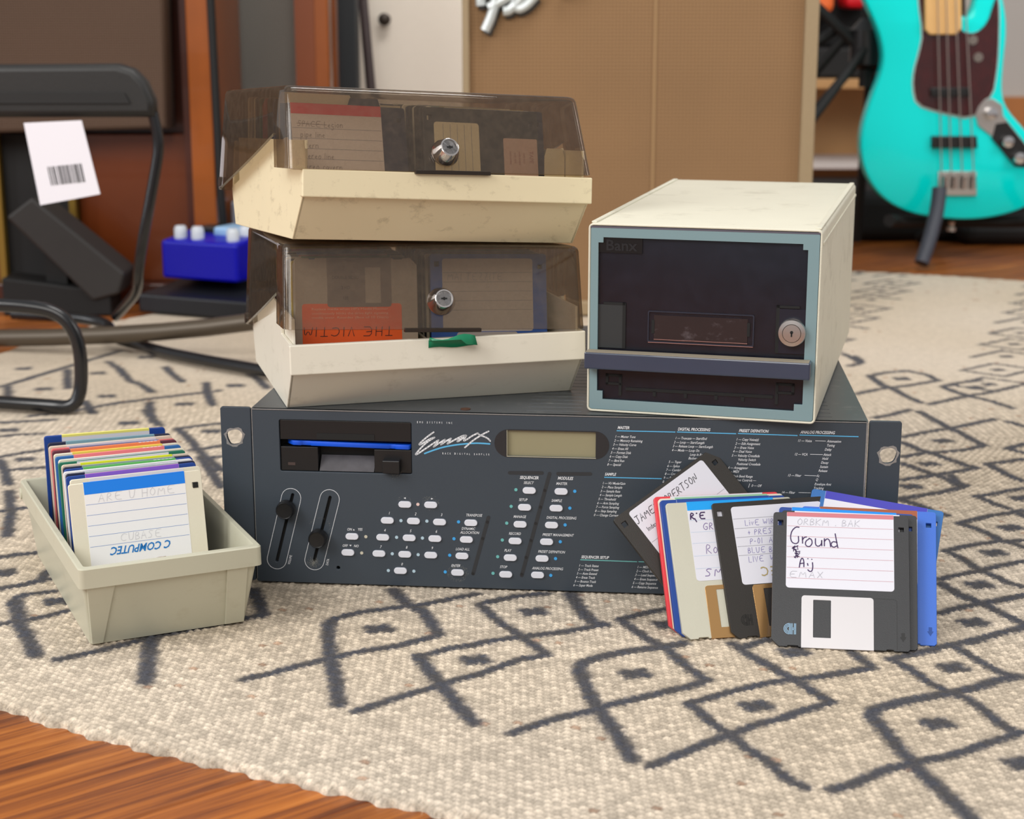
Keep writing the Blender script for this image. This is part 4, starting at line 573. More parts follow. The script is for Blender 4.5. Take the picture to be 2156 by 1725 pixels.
def disk(M, col, label, lab=None, shutter=None, group=None, stripe=None, lines=None, wrap=True, linem=None, hl=True):
    t = thing('diskette', label, 'diskette', M, group)
    b = link('body', mcopy(disk_body(hl), DK[col]), None, t)
    out = {'t': t, 'body': b}
    if lab:
        x0, x1, z0, z1, pm = lab
        L = link('label', mcopy(label_mesh(x0, x1, z0, z1), pm), None, t); out['label'] = L
        if stripe:
            sm_, sz = stripe
            k = ('st', x0, x1, sm_.name, sz, wrap)
            if k not in _dm:
                mb = MB().box(x0+.0001, x1-.0001, -.00022, .0001, z1-sz, z1+.0002)
                if wrap: mb.box(x0+.0001, x1-.0001, -.00022, .0033, .0939, .0942)
                _dm[k] = mb.mesh('stripe'); _dm[k].materials.append(sm_)
            link('label_stripe', _dm[k], None, L)
        if lines:
            mb = MB()
            for z in lines: mb.ribbon([(x0+.0006, z), (x1-.0006, z)], .00028, -.00022)
            mb.build('ruled_lines', linem or INKF, L)
    if shutter: link('shutter', mcopy(shutter_mesh(), shutter), None, t)
    return out
CORN = [Vector((0, 0, 0)), Vector((.09, 0, 0)), Vector((0, 0, .094)), Vector((.09, 0, .094))]
def lean_M(x, y, yaw, lean, roll, z0=0, chamfer=False):
    R = Matrix.Rotation(yaw, 4, 'Z') @ Matrix.Rotation(-lean, 4, 'X') @ Matrix.Rotation(roll, 4, 'Y')
    zmin = min((R @ c).z for c in CORN)
    return Matrix.Translation((x, y, z0-zmin)) @ R
PINKL = mat('dusty_pink_rule', (196, 150, 160), .8); GREYL = mat('grey_rule', (150, 150, 158), .8); BLUEL = mat('blue_rule', (120, 150, 205), .8)
# the fan of diskettes leaning on the right of the sampler
a = disk(lean_M(*PA), 'jblack', 'brown-black diskette tilted on its corner at the left end of the fan', (.0115, .0785, .030, .0915, PAPER), BLACK, lines=(.0655, .0575, .0495, .0415, .0335), linem=GREYL)
mb = MB(); pen(mb, 'JAMES ROBERTSON', .0121, .0812, .0052, .00045, -.0003, gap=.28, xs=.67, slant=.25); mb.build('handwriting', INKB, a['label'])
mb = MB(); text_into(mb, 'Index', .0195, .0745, .0032, -.0003, xs=.8); mb.build('printed_word', INKB, a['label'])
mb = MB(); pen(mb, 'T F', .030, .0580, .0062, .0005, -.0003); mb.build('faint_writing', mat('blue_grey_ink', (150, 170, 195), .8), a['label'])
disk(lean_M(.1062, 1.0430, .22, .53, .0203), 'red', 'bright red diskette whose edge shows behind the fan', (.0115, .0785, .040, .0938, PAPER), SHUT)
disk(lean_M(.1090, 1.0388, .22, .53, .019), 'cream', 'cream diskette with a pale green label edge between the red and the navy one', (.0115, .0785, .040, .0938, PAPER), SHUT, stripe=(paint('pale_green', (150, 200, 160)), .003))
disk(lean_M(.1096, 1.0345, .22, .53, .0207), 'navy', 'navy blue diskette just behind the grey one in the fan', (.0115, .0785, .040, .0938, PAPER), SHUT, stripe=(paint('navy_label', (30, 70, 150)), .004))
a = disk(lean_M(.1141, 1.0314, .21, .54, .0078), 'grey', 'light grey diskette with a sky-blue label top and purple handwriting', hl=False, lab=(.0145, .0770, .039, .0938, PAPER), shutter=SHUT_GLEAM, stripe=(paint('sky_label', (0, 158, 240)), .0058), lines=(.0810, .0728, .0650, .0562, .0475), linem=mat('pale_blue_rule', (190, 205, 225), .8))
mb = MB(); pen(mb, 'GRAM', .0240, .0740, .0048, .00042, -.0003, xs=.75); pen(mb, 'Rough', .0240, .0575, .0064, .0004, -.0003, xs=.75); pen(mb, 'SMM', .0210, .0420, .0052, .0005, -.0003, gap=.4, xs=1.05); mb.build('handwriting', mat('violet_ink', (118, 96, 150), .7), a['label'])
mb = MB(); pen(mb, 'R E', .0160, .0818, .0044, .0009, -.0003, xs=.85); mb.stroke([(.0206, .0858), (.0209, .0859)], .0009, -.0003); mb.ribbon([(.0190, .0822), (.0200, .0800)], .0008, -.0003); mb.build('thick_scrawl', INKP, a['label'])
a = disk(lean_M(.1469, 1.0345, .2, .55, -.0076), 'jblack', 'brown-black diskette with faint blue writing and upside-down gold lettering in mid-fan', (.0130, .0785, .036, .0905, PAPER), SHUT_GLEAM, lines=(.0819, .0751, .0688, .0625, .0562), linem=GREYL)
mb = MB()
for s_, x, z in (('LivE WIRE', .0215, .0768), ('+ PRESET', .0225, .0702), ('P-01  A', .0230, .0638), ('BLUE BELLS', .0205, .0574), ('LIVE  WIRE', .0200, .0512)): pen(mb, s_, x, z, .0038, .0003, -.0003, xs=.74, gap=.42)
mb.build('handwriting', INKL, a['label'])
mb = MB(); [text_into(mb, c_, x_, .0442, .0064, -.0003, rot=math.pi, xs=.9) for c_, x_ in (('C', .0300), ('E', .0360), ('N', .0425))]; mb.build('gold_lettering', mat('gold_print', (170, 152, 100), .5), a['label'])
def ch_logo(parent, m, x=.0082, z=.0085, s=1.0):
    mb = MB()
    for r in (.0036, .0027, .0018):
        mb.ribbon([(x+.0036*s+r*s*math.cos(t), z+.0036*s+r*s*math.sin(t)) for t in [math.radians(90+180*i/9) for i in range(10)]], .00038*s, -.00012)
    for k, dx in enumerate((.0036, .0045, .0054)): mb.ribbon([(x+dx*s, z), (x+dx*s, z+.0072*s)], .00042*s, -.00012)
    for dx in (.0068, .0077): mb.ribbon([(x+dx*s, z), (x+dx*s, z+.0072*s)], .00042*s, -.00012)
    for dz in (.0031, .0041): mb.ribbon([(x+.0054*s, z+dz*s), (x+.0068*s, z+dz*s)], .0004*s, -.00012)
    mb.build('emblem', m, parent)
ch_logo(a['body'], mat('embossed_black', (22, 20, 18), .3))
disk(lean_M(.1868, 1.0500, -.1524, .64, .1464), 'steel', 'teal-blue diskette tilted to the right behind the fan, violet label top', hl=False, lab=(.0095, .0790, .036, .0938, PAPER), shutter=SHUT, stripe=(paint('violet_label', (62, 60, 172)), .0055), wrap=False)
a = disk(lean_M(.1912, 1.0359, -.1524, .64, .0045), 'royal', 'royal blue diskette with a brown label top at the right of the fan', (.0120, .0775, .040, .0938, PAPER), SHUT, stripe=(paint('brown_label', (158, 84, 52)), .0058), lines=(.0800, .0730, .0660, .0590, .0520), linem=PINKL)
mb = MB(); ar = lambda x, z: mb.add([(x-.0011, -.00015, z+.006), (x+.0011, -.00015, z+.006), (x+.0011, -.00015, z+.0032), (x+.0021, -.00015, z+.0032), (x, -.00015, z), (x-.0021, -.00015, z+.0032), (x-.0011, -.00015, z+.0032)], [(0, 1, 2, 3, 4, 5, 6)])
ar(.0858, .0065); mb.build('arrow_mark', mat('arrow_blue', (20, 70, 150), .5), a['body'])
disk(lean_M(.1737, 1.0315, -.1524, .64, .0158), 'navy', 'dark blue diskette with a bright blue label edge directly behind the black pair', (.0085, .0785, .040, .0938, PAPER), SHUT, stripe=(paint('bright_label', (0, 140, 235)), .004))
disk(lean_M(.1765, 1.0270, -.1524, .64, -.0013), 'black', 'black diskette almost hidden behind the front black one', (.0085, .0785, .040, .0938, PAPER), SHUT)
a = disk(lean_M(.1708, 1.0227, -.1524, .64, -.0097), 'black', 'front black diskette of the fan, thick purple handwriting, silver shutter', (.0090, .0800, .0405, .0938, PAPER), SHUT, stripe=(paint('dusty_pink', (198, 118, 128)), .0026), lines=(.0842, .0769, .0695, .0621, .0547, .0473), linem=PINKL)
L_ = a['label']; mb = MB()
g = lambda t: smooth_pts([(.0090+(float(p.split(',')[0])-188)/1190*.071+0, .0938-(float(p.split(',')[1])-100-(float(p.split(',')[0])-188)*.035)/1500*.0945) for p in t.split()], 1)
for s_ in ("325,270 290,265 245,310 230,380 245,440 290,460 325,440 320,375", "365,380 368,450", "368,410 385,385 410,380", "440,400 400,430 400,475 440,495 475,460 470,410 440,395", "510,400 510,470 545,490 580,460 580,400 582,480", "610,400 610,480", "610,430 640,395 670,420 680,490", "750,440 700,430 680,470 710,500 750,480", "730,345 745,430 760,500", "335,720 345,650 365,610 385,650 385,715", "340,680 385,675", "425,680 430,700", "480,670 485,720 475,765 450,770 430,750"):
    mb.ribbon(g(s_), .00075, -.0003)
for p in ((.0105, .0681), (.0120, .0625), (.0128, .0655)):
    q_ = [(p[0]+.004+random.uniform(-.0024, .0024), p[1]+random.uniform(-.0022, .0022)) for _ in range(12)]; mb.ribbon(q_, .0006, -.0003)
for x, z in ((.0232, .0612), (.0258, .0609)): mb.ribbon([(x, z), (x+.0003, z)], .0006, -.0003)
mb.build('handwriting', INKP, L_)
mb = MB(); pen(mb, 'ORBKM . BAK', .0160, .0852, .0046, .00028, -.0003, xs=.9); pen(mb, 'EMAX', .0112, .0480, .0042, .00028, -.0003, xs=1.1, gap=.4); mb.build('faint_writing', INKF, L_)
for bb in (a['body'],): MB().ribbon([(.0668, .0352), (.0795, .0352), (.0808, .0348), (.0815, .0338), (.0815, .0012)], .0003, -.00008).build('track_outline', TRK, bb)
ch_logo(a['body'], mat('pale_blue_emblem', (150, 190, 220), .5))
mb = MB(); ar(.0853, .0065); mb.build('arrow_mark', mat('arrow_black', (24, 24, 26), .5), a['body'])
# diskette in the drive slot
disk(Matrix(RACKM) @ Matrix.Translation((.0248, .0915, .1048)) @ Matrix.Rotation(-math.pi/2-.02*0, 4, 'X') @ Matrix.Rotation(.019*0, 4, 'Y') @ Matrix.Translation((0, -.0033, 0)) if False else RACKM @ Matrix.Translation((.0252, .0005, .1062)) @ Matrix.Rotation(.018, 4, 'Y') @ Matrix.Rotation(-math.pi/2, 4, 'X') @ Matrix.Translation((0, -.0016, 0)), 'bright', 'blue diskette pushed into the drive slot of the sampler')
# ------------------------------------------------------------------ open tray
TR = Matrix.Translation((-.2775, 1.003, 0)) @ Matrix.Rotation(.4346, 4, 'Z')
tray = thing('storage_tray', 'open putty-coloured plastic tray full of diskettes on the rug at the left', 'tray', TR)
TW, TD, TH_, TRB, TT = .1213, .2401, .0589, .0136, .0022
tx_, ty_ = .0082, .0200
def ring(x0, y0, x1, y1, z, r): return [(x, y, z) for x, y in rrect(x0, y0, x1, y1, r, 4)]
mb = MB(); prof = [(tx_, ty_, TD-.010, 0.0, .003), (.0030, .0040, TD-.003, TH_-TRB, .003), (-.0002, 0, TD, TH_-TRB+.0001, .004), (0, 0, TD, TH_-.0008, .004), (.0009, .0009, TD-.0009, TH_, .0035), (.0040, .0048, TD-.004, TH_, .003), (.0046, .0056, TD-.0046, TH_-.0008, .003), (.0060, .0085, TD-.007, TH_-.016, .003), (tx_+.0025, ty_+.003, TD-.013, .0022, .003)]
n_ = len(ring(0, 0, 1, 1, 0, .1)); vs = []
for xi, ya, yb, z, r in prof: vs += ring(xi, ya, TW-xi, yb, z, r)
fs = [(k*n_+i, k*n_+(i+1) % n_, (k+1)*n_+(i+1) % n_, (k+1)*n_+i) for k in range(len(prof)-1) for i in range(n_)]+[tuple(range(n_)), tuple((len(prof)-1)*n_+i for i in range(n_))]
mb.add(vs, fs); body = mb.build('tray_body', TRAYM, tray, smooth=True)
# moulded indent of the front wall and the sloping block inside it
fy = lambda z: ty_+(.0040-ty_)*z/(TH_-TRB)
for xa, xb in ((.0090, .0225), (.0985, .1120)):
    a0, a1 = (xa, xb)
    s_ = 1 if xa < .05 else -1
    A0 = (a0 if s_ > 0 else a0+.001, fy(.0004)-.0004, .0004); B0 = ((a1-.004) if s_ > 0 else a1, fy(.0004)-.0004, .0004)
    ins = MB(); ins.add([(a0-(.004 if s_ > 0 else -.004), fy(.0004)-.0006, .0004) if False else (a0, fy(.0004)-.0018, .0004), (a1 if s_ < 0 else a1-.006, fy(.0004)-.0018, .0004), (a1 if s_ < 0 else a1+.001, fy(TH_-TRB)-.0022, TH_-TRB+.0005), (a0-.004 if s_ > 0 else a0-.001, fy(TH_-TRB)-.0022, TH_-TRB+.0005),
             (a0, ty_+.001, .0004), (a1 if s_ < 0 else a1-.006, ty_+.001, .0004), (a1 if s_ < 0 else a1+.001, .006, TH_-TRB+.0005), (a0-.004 if s_ > 0 else a0-.001, .006, TH_-TRB+.0005)],
            [(0, 1, 2, 3), (1, 5, 6, 2), (0, 3, 7, 4), (4, 7, 6, 5), (3, 2, 6, 7), (0, 4, 5, 1)]); ins.build('corner_rib', TRAYM, tray, bevel=.0006)
MB().prism([(.0072, .0570), (.0165, .0545), (.034, .0030), (.0240, .003)], .0260, .1010, 'x').build('sloping_block', TRAYM, tray, bevel=.0008)
MB().cyl(.0045, .0045, -.0012, .003, 'x', (TD-.005, TH_-.010), 16).build('hinge_stub', TRAYM, tray, bevel=.0005)
mb = MB(); mb.tube([(.052, .0100, .0568), (.055, .0120, .0564), (.057, .0118, .0564), (.0595, .0140, .0558)], .0004, 6); mb.build('rust_scratch', mat('rust', (120, 66, 44), .8), tray)
TRD = [(917, 'navy', (232, 226, 120), 'navy diskette with a thin yellow label line at the back of the tray'), (933, 'dnavy', (120, 160, 176), 'black diskette with a grey-blue label edge second from the back of the tray'),
 (941, 'beige', None, 'plain beige diskette third from the back of the tray'), (946.5, 'pink', (130, 128, 165), 'pink diskette with a slate label edge towards the back of the tray'),
 (951.5, 'maroon', (244, 134, 82), 'maroon diskette with an orange label edge towards the back of the tray'), (958.5, 'cream', (250, 216, 92), 'cream diskette with a golden yellow label edge in the tray'),
 (964.5, 'steel', (236, 128, 136), 'blue diskette with a salmon pink label edge in the middle of the tray'), (971, 'cream', None, 'plain cream diskette between the salmon and the green ones in the tray'),
 (977, 'green', None, 'dark green diskette in the middle of the tray'), (982, 'beige', (226, 236, 40), 'beige diskette with a lemon yellow label edge in the tray'),
 (987, 'dnavy', (150, 168, 168), 'black diskette with a grey label edge in the tray'), (991, 'navy', (96, 184, 96), 'navy diskette with a leaf green label edge in the tray'),
 (995.5, 'white', None, 'plain white diskette in the tray next to the green-edged one'), (1000, 'dnavy', (190, 200, 205), 'black diskette with a pale label edge near the front of the tray'),
 (1005, 'navy', (214, 92, 176), 'navy diskette with a magenta and violet label edge near the front of the tray'), (1011.5, 'cream', None, 'plain cream diskette right behind the front one of the tray')]
for k, (py, col, sc_, lb) in enumerate(TRD):
    t_ = (py-917)/101; yl = .2075-(.2075-.058)*t_; lean = .04+.15*t_; x_ = .0155-.004*t_+random.uniform(-.0006, .0006)
    yw = -.105+.09*t_; M = TR @ lean_M(x_, yl, yw, lean, -.006+random.uniform(-.006, .006), .0035)
    o_ = disk(M, col, lb, (.0130, .0780, .040, .0938, PAPER), SHUT, stripe=(paint('t%d' % k, sc_), .0045 if k else .0012) if sc_ else None)
    if k == 14:
        mb = MB().box(.0132, .0778, -.0003, .0012, .0880, .09425); mb.build('violet_edge', paint('violet', (130, 90, 205)), o_['label'])
    if k in (4, 6, 11, 13):
        mb = MB()
        for i in range(5): mb.box(.0625+i*.0028, .0646+i*.0028, .0008, .0024, .0940, .09432)
        mb.build('white_marks', WHITE, o_['label'])
a = disk(TR @ lean_M(.0095, .0560, -.062, .165, -.0207, .0035), 'cream', 'front cream diskette in the tray with a bright blue label band and ruled lines', hl=False, lab=(.0100, .0785, .006, .0938, mat('bright_paper', (240, 240, 242), .7)), shutter=None, stripe=(paint('azure', (0, 128, 238)), .0078), lines=(.0790, .0717, .0645, .0573, .0500), linem=BLUEL)
mb = MB(); pen(mb, 'ARE U HOME', .0190, .0802, .0055, .00032, -.0003, xs=.85, gap=.4); pen(mb, 'CUBASE', .0310, .0515, .0052, .00030, -.0003, xs=.8); mb.build('faint_writing', mat('very_faint_pencil', (206, 206, 212), .8), a['label'])
mb = MB(); text_into(mb, 'C COMPUTEC', .0440, .0455, .0052, -.0003, rot=math.pi, xs=.85, shear=.3, bold=.02); mb.build('printed_name', paint('print_blue', (24, 122, 200)), a['label'])
MB().box(.0835, .0872, -.0004, .0001, .0820, .0858).build('dark_notch', BLACKM, a['body'])
# ------------------------------------------------------------------ lidded diskette boxes
def diskette_box(label, fr, dims, cream, lidp, lock, latch):
    x, y, z, yaw, br, bp = fr; W, D, zl0, zl1, tx, ty, H, e, tl, ly, db = dims
    R = Matrix.Rotation(yaw, 4, 'Z') @ Matrix.Rotation(br, 4, 'Y') @ Matrix.Rotation(bp, 4, 'X')
    M = Matrix.Translation((x, y, z)) @ R @ Matrix.Translation((-W/2, 0, 0))
    t = thing('diskette_box', label, 'box', M)
    b = MB(); t1 = .0025
    b.prism([(ty, 0), (D-db, 0), (D, .027), (D-.0015, .029), (.050, .0690), (.0485, .0690), (.0485, zl1), (.0035, zl1), (.0035, zl0)], tx*.5, t1+tx*.5, 'x')
    b.build('tub_side', cream, t, bevel=.0006); b = MB()
    b.prism([(ty, 0), (D-db, 0), (D, .027), (D-.0015, .029), (.050, .0690), (.0485, .0690), (.0485, zl1), (.0035, zl1), (.0035, zl0)], W-t1-tx*.5, W-tx*.5, 'x')
    b.build('tub_side', cream, t, bevel=.0006)
    b = MB().box(tx, W-tx, ty, D-db, 0, t1).prism([(ty, 0), (ty+t1, 0), (.0035+t1, zl1-.003), (.0035, zl1-.003), (.0035, zl0)], tx*.6, W-tx*.6, 'x').prism([(D-db-.0025, 0), (D-db, 0), (D-.0005, .027), (D-.0035, .064), (D-.006, .064), (D-.003, .027)], tx*.6, W-tx*.6, 'x')
    b.build('tub', cream, t, bevel=.0005)
    for x0 in (t1+tx*.5+.0002, W-t1-tx*.5-.0020): MB().prism([(ty+.006, .002), (D-db-.003, .002), (D-.008, .0665), (.008, .0680), (.0065, zl0)], x0, x0+.0018, 'x').build('inner_wall', cream, t, bevel=.0003)
    MB().box(W/2-.0011, W/2+.0011, ty+.006, D-.02, .002, .042).build('row_divider', cream, t, bevel=.0003)
    MB().prism([(-.0010, zl0), (.0060, zl0), (.0062, zl1-.0004), (.0002, zl1)], 0, W, 'x').build('front_lip', cream, t, bevel=.0009)
    # lid
    lx, lz, lr, lp = lidp
    LM = Matrix.Translation((W/2+lx, 0, zl1+lz)) @ Matrix.Rotation(lr, 4, 'Y') @ Matrix.Rotation(lp, 4, 'X') @ Matrix.Translation((-W/2, 0, -zl1))
    X0, X1, Y0, Y1 = -e, W+e, 0, D+.0025; r = .0055; path = []
    for k in range(7): a_ = math.radians(180+90*k/6); path.append((X0+r+r*math.cos(a_), Y0+r+r*math.sin(a_)))
    for k in range(7): a_ = math.radians(270+90*k/6); path.append((X1-r+r*math.cos(a_), Y0+r+r*math.sin(a_)))
    side = [.0380, .0386]+[.05+(Y1-r-.05)*i/6 for i in range(7)]
    path += [(X1, s_) for s_ in side[:-1]]
    for k in range(4): a_ = math.radians(90*k/3); path.append((X1-r+r*math.cos(a_), Y1-r+r*math.sin(a_)))
    for k in range(4): a_ = math.radians(90+90*k/3); path.append((X0+r+r*math.cos(a_), Y1-r+r*math.sin(a_)))
    path += [(X0, s_) for s_ in reversed(side[:-1])]
    def zb(p): return zl1 if p[1] < .0383 else (.0725-(p[1]-.0386)*(.0725-.028)/(Y1-.0386))
    n = len(path); vs = []
    def at(p, zz, ins):
        f = (zz-zl1)/(H-zl1); sx = (p[0]-W/2)/(X1-W/2); xh = (X1-W/2)-tl*max(f, -.3)-ins
        yy = (p[1]-Y0)/(Y1-Y0); ya = ly*f+ins; yb = Y1-.003*max(f, 0)-ins
        return (W/2+sx*xh, ya+yy*(yb-ya), zz)
    rows = [None, .5, 1.0, 'a', 'b', 'c']
    for rw in rows:
        for p in path:
            z0 = zb(p)
            if rw is None: vs.append(at(p, z0, 0))
            elif rw == .5: vs.append(at(p, z0+(H-.004-z0)*.5, 0))
            elif rw == 1.0: vs.append(at(p, H-.0035, 0))
            elif rw == 'a': vs.append(at(p, H-.0014, .0007))
            elif rw == 'b': vs.append(at(p, H-.0003, .0022))
            else: vs.append(at(p, H, .0042))
    fs = [(k*n+i, k*n+(i+1) % n, (k+1)*n+(i+1) % n, (k+1)*n+i) for k in range(len(rows)-1) for i in range(n)]+[tuple((len(rows)-1)*n+i for i in range(n))]
    lme = MB().add(vs, fs).mesh('lid'); bm = bmesh.new(); bm.from_mesh(lme); bmesh.ops.solidify(bm, geom=bm.faces[:], thickness=.0020); bmesh.ops.recalc_face_normals(bm, faces=bm.faces); bm.to_mesh(lme); bm.free()
    for p in lme.polygons: p.use_smooth = True
    lme.set_sharp_from_angle(angle=math.radians(38))
    lid = link('lid', lme, SMOKE, t, LM, 'scratched smoke-brown transparent lid')
    slope = math.atan2(ly, H-zl1); sn = Matrix.Translation((lock[0], ly*(lock[1]-zl1)/(H-zl1), lock[1])) @ Matrix.Rotation(-slope-.06, 4, 'X')
    lk = MB().lathe([(.0099, .0), (.0101, -.0006), (.0099, -.0022), (.0070, -.0100), (.0066, -.0108), (.0060, -.0110), (.0057, -.0106), (.0008, -.0106)], 'y', (0, 0), 40).build('lock', CHROME, t, smooth=True, M=LM @ sn, label='round chrome lock barrel')
    MB().box(-.0022, .0022, -.01085, -.0104, -.0006, .0006).box(-.0006, .0006, -.01085, -.0104, -.0011, .0011).build('keyhole', BLACKM, lk)
    MB().lathe([(.0062, -.0106), (.0062, -.0112), (.0056, -.0112), (.0056, -.0106)], 'y', (0, 0), 32).build('lock_rim', CHROME2, lk)
    MB().box(latch[0], latch[1], -.0030, .0006, -.0018, .0010).build('latch', DARKM, t, bevel=.0004, M=LM @ Matrix.Translation((0, 0, zl1)))
    for xx in (-e-.001, W+e-.0015): MB().cyl(.0045, .0045, xx, xx+.0025, 'x', (D-.004, .034), 16).build('hinge', DARKM, t, M=LM)
    return t, M, LM
LOWD = (.2163, .2200, .0298, .0509, .002, .0306, .1095, .0017, .0013, .0155, .0135)
UPPD = (.2166, .1990, .0303, .0492, .0021, .0261, .1049, .0045, .0036, .0227, .0131)
lowb, LBM, LLM = diskette_box('lower lidded box of pale cream plastic standing on the sampler, green tape on its rim', (-.0504, 1.152, .1312, .2744, 0, 0), LOWD, CREAML, (-.0018, .0065, .0461, -.05), (.1105, .0700), (.083, .139))
uppb, UBM, ULM = diskette_box('upper lidded box of yellowed cream plastic lying askew on the lower one', (-.0431, 1.1514, .2493, .4039, .0632, -.0415), UPPD, CREAMU, (-.0048, .0008, -.0097, -.0117), (.1085, .0618), (.0845, .1405))
mb = MB(); 
for k in range(9):
    x = .0985+.033*k/8; d_ = .0015*math.sin(k*.8)
    mb.v += [(x, -.0016, .0446-.0004*k*0+.0005*math.sin(k)), (x, -.0022-d_*.3, .0500), (x, -.006-d_-.003*math.sin(math.pi*k/8), .0530-d_), (x+.001, -.009-.002*math.sin(math.pi*k/8), .0512-.0006*k*(k > 5))]
mb.f += [(k*4+j, k*4+j+1, k*4+j+5, k*4+j+4) for k in range(8) for j in range(3)]
o_ = mb.build('tape_strip', mat('green_tape', (20, 132, 92), .35), None, smooth=True, M=LBM); o_.matrix_world = LBM; tag(o_, 'curled strip of green tape stuck on the rim of the lower lidded box', 'tape')
sol = o_.modifiers.new('s', 'SOLIDIFY'); sol.thickness = .0003
# contents of the lower box
OR = mat('orange_label', (246, 104, 40), .6)
a = disk(LBM @ lean_M(.0092, .0340, .0, .20, .036, .0095) @ Matrix.Translation((.045, .0017, .047)) @ Matrix.Rotation(math.pi, 4, 'Y') @ Matrix.Translation((-.045, -.0017, -.047)), 'bgrey', 'warm grey diskette standing shutter up at the front left of the lower box, orange label', (.0120, .0850, .0330, .0938, OR), mat('taupe_shutter', (128, 118, 112), .4, metal=.3))
mb = MB(); pen(mb, 'THE VICTIM', .0190, .0500, .0065, .0005, -.0003, xs=.95, gap=.45, jit=.02); mb.build('handwriting', INKB, a['label'])
mb = MB()
for k, s_ in enumerate(('Replace media when HP\'s Media Monitor', 'continuously blinks the drive light signaling', 'media wear. Reorder (Box of 10 Discs)')): text_into(mb, s_, .0500, .0368+.0031*k, .0016, -.0003, rot=math.pi, width=.056)
mb.build('small_print', mat('pale_orange_print', (250, 190, 160), .6), a['label'])
mb = MB()
for k in range(3): text_into(mb, ('DOUBLE SIDED', '2 HD', '135')[k], .0530, .0140+.0075*k, .0022, -.0005, rot=math.pi, xs=.9)
mb.build('shutter_print', mat('dark_taupe', (80, 72, 68), .6), a['t'])
a = disk(LBM @ lean_M(.1125, .0480, .0, .20, .036, .0070), 'royal', 'blue diskette with a pale grey paper label at the front right of the lower box', (.0090, .0790, .036, .0905, mat('grey_paper', (214, 208, 204), .8)), SHUT, lines=(.0800, .0730, .0660, .0590, .0520), linem=GREYL)
mb = MB(); pen(mb, 'MAY TEZZITE', .0130, .0745, .0050, .0003, -.0003, xs=.8); mb.build('handwriting', INKF, a['label'])
tint_cols = ['bgrey', 'yellow', 'black', 'black', 'cream', 'dnavy', 'grey', 'jblack', 'beige', 'navy', 'black', 'grey', 'maroon', 'cream', 'black', 'grey']
def fill(BM, x0, y0, n, pitch, lean0, lean1, z0, grp, txt, cols, roll=.03, kind=0):
    for k in range(n):
        y = y0+pitch*k; L = lean0+(lean1-lean0)*k/n
        disk(BM @ lean_M(x0+random.uniform(-.001, .001), y, 0, L, roll*(1-k/n), z0+random.uniform(0, .001)), cols[k % len(cols)], txt, (.0115, .0785, .040, .0938, CREAMP if k % 2 else PAPER), None, grp, stripe=(paint('f%d' % (k % 5), ((200, 80, 80), (220, 200, 90), (90, 130, 190), (190, 190, 190), (110, 160, 110))[k % 5]), .004) if k % 3 else None)
fill(LBM, .0095, .0420, 17, .0082, .20, .08, .0055, 'left row of the lower box', 'diskette filed in the left row of the lower box behind the orange-labelled one', tint_cols)
fill(LBM, .1130, .0560, 15, .0082, .20, .08, .0050, 'right row of the lower box', 'diskette filed in the right row of the lower box behind the blue one', tint_cols[3:]+tint_cols[:3])
# contents of the upper box
a = disk(UBM @ lean_M(.0068, .0450, .0, .30, .0, .0035), 'dnavy', 'dark blue diskette with a red-topped ruled label at the front left of the upper box', (.0040, .0715, .030, .0938, mat('pinkish_paper', (226, 214, 208), .8)), SHUT, stripe=(paint('label_red', (226, 66, 66)), .0075), lines=(.0760, .0685, .0610, .0535, .0460, .0390), linem=GREYL)
mb = MB()
for k, s_ in enumerate(('SPACE Legion', 'pipe line', 'cavern', 'stereo line', 'stereo cavern')): pen(mb, s_, .0085+.002*(k % 2), .0770-.0078*k, .0042, .00028, -.0003, xs=.72)
mb.ribbon([(.008, .0792), (.030, .0788)], .0003, -.0003); mb.build('handwriting', mat('brown_pencil', (140, 125, 118), .8), a['label'])
a = disk(UBM @ lean_M(.1030, .0310, .0, .22, .0, .0030), 'black', 'black diskette with cream ruled label and a pink sticker behind the upper lock', (.0080, .0430, .020, .0835, CREAMP), None)
mb = MB()
for k in range(5): mb.ribbon([(.0150+.0055*k, .022), (.0150+.0055*k, .082)], .0003, -.00022)
mb.build('ruled_lines', GREYL, a['label'])
o_ = plate('sticker', rrect(.0620, .0230, .0890, .0735, .001, 3), [], -.0002, .0001, mat('dusty_rose_paper', (204, 172, 156), .8), a['t'])
mb = MB(); text_into(mb, 'TAPE', .0840, .0600, .0030, -.0003, rot=-math.pi/2, xs=.9)
for k in range(4): text_into(mb, 'NAME NUMBER' if k % 2 else 'DATE  TITLE', .0780-.0036*k, .0590, .0012, -.0003, rot=-math.pi/2, xs=.8)
mb.build('sticker_print', mat('rose_print', (170, 110, 100), .8), o_)
def card(BM, x, y, w_, h_, tabx, tabw, m_, label, lean=.12):
    o = [(0, 0), (w_, 0), (w_, h_-.006)]
    if tabx+tabw < w_-.001: o += [(tabx+tabw, h_-.006)]
    o += [(tabx+tabw-.002, h_), (tabx+.002, h_)]
    if tabx > .001: o += [(tabx, h_-.006)]
    o += [(0, h_-.006)]
    c = link('divider_card', plate_mesh(o, [], 0, .0008), m_, None); c.matrix_world = BM @ Matrix.Translation((x, y, .003)) @ Matrix.Rotation(-lean, 4, 'X'); tag(c, label, 'card')
card(UBM, .1942, .0300, .0160, .066, 0, .016, CREAMP, 'small blank cream card at the right end of the upper box', .1)
card(UBM, .0060, .0740, .0920, .0985, 0, .055, CREAMP, 'cream divider card behind the red-labelled diskette in the upper box')
card(UBM, .0060, .0700, .0920, .0965, .050, .025, DK['dnavy'], 'dark blue divider card with a raised tab in the upper box')
card(UBM, .0060, .1180, .0920, .0940, .0, .030, DK['red'], 'red divider card towards the back of the upper box')
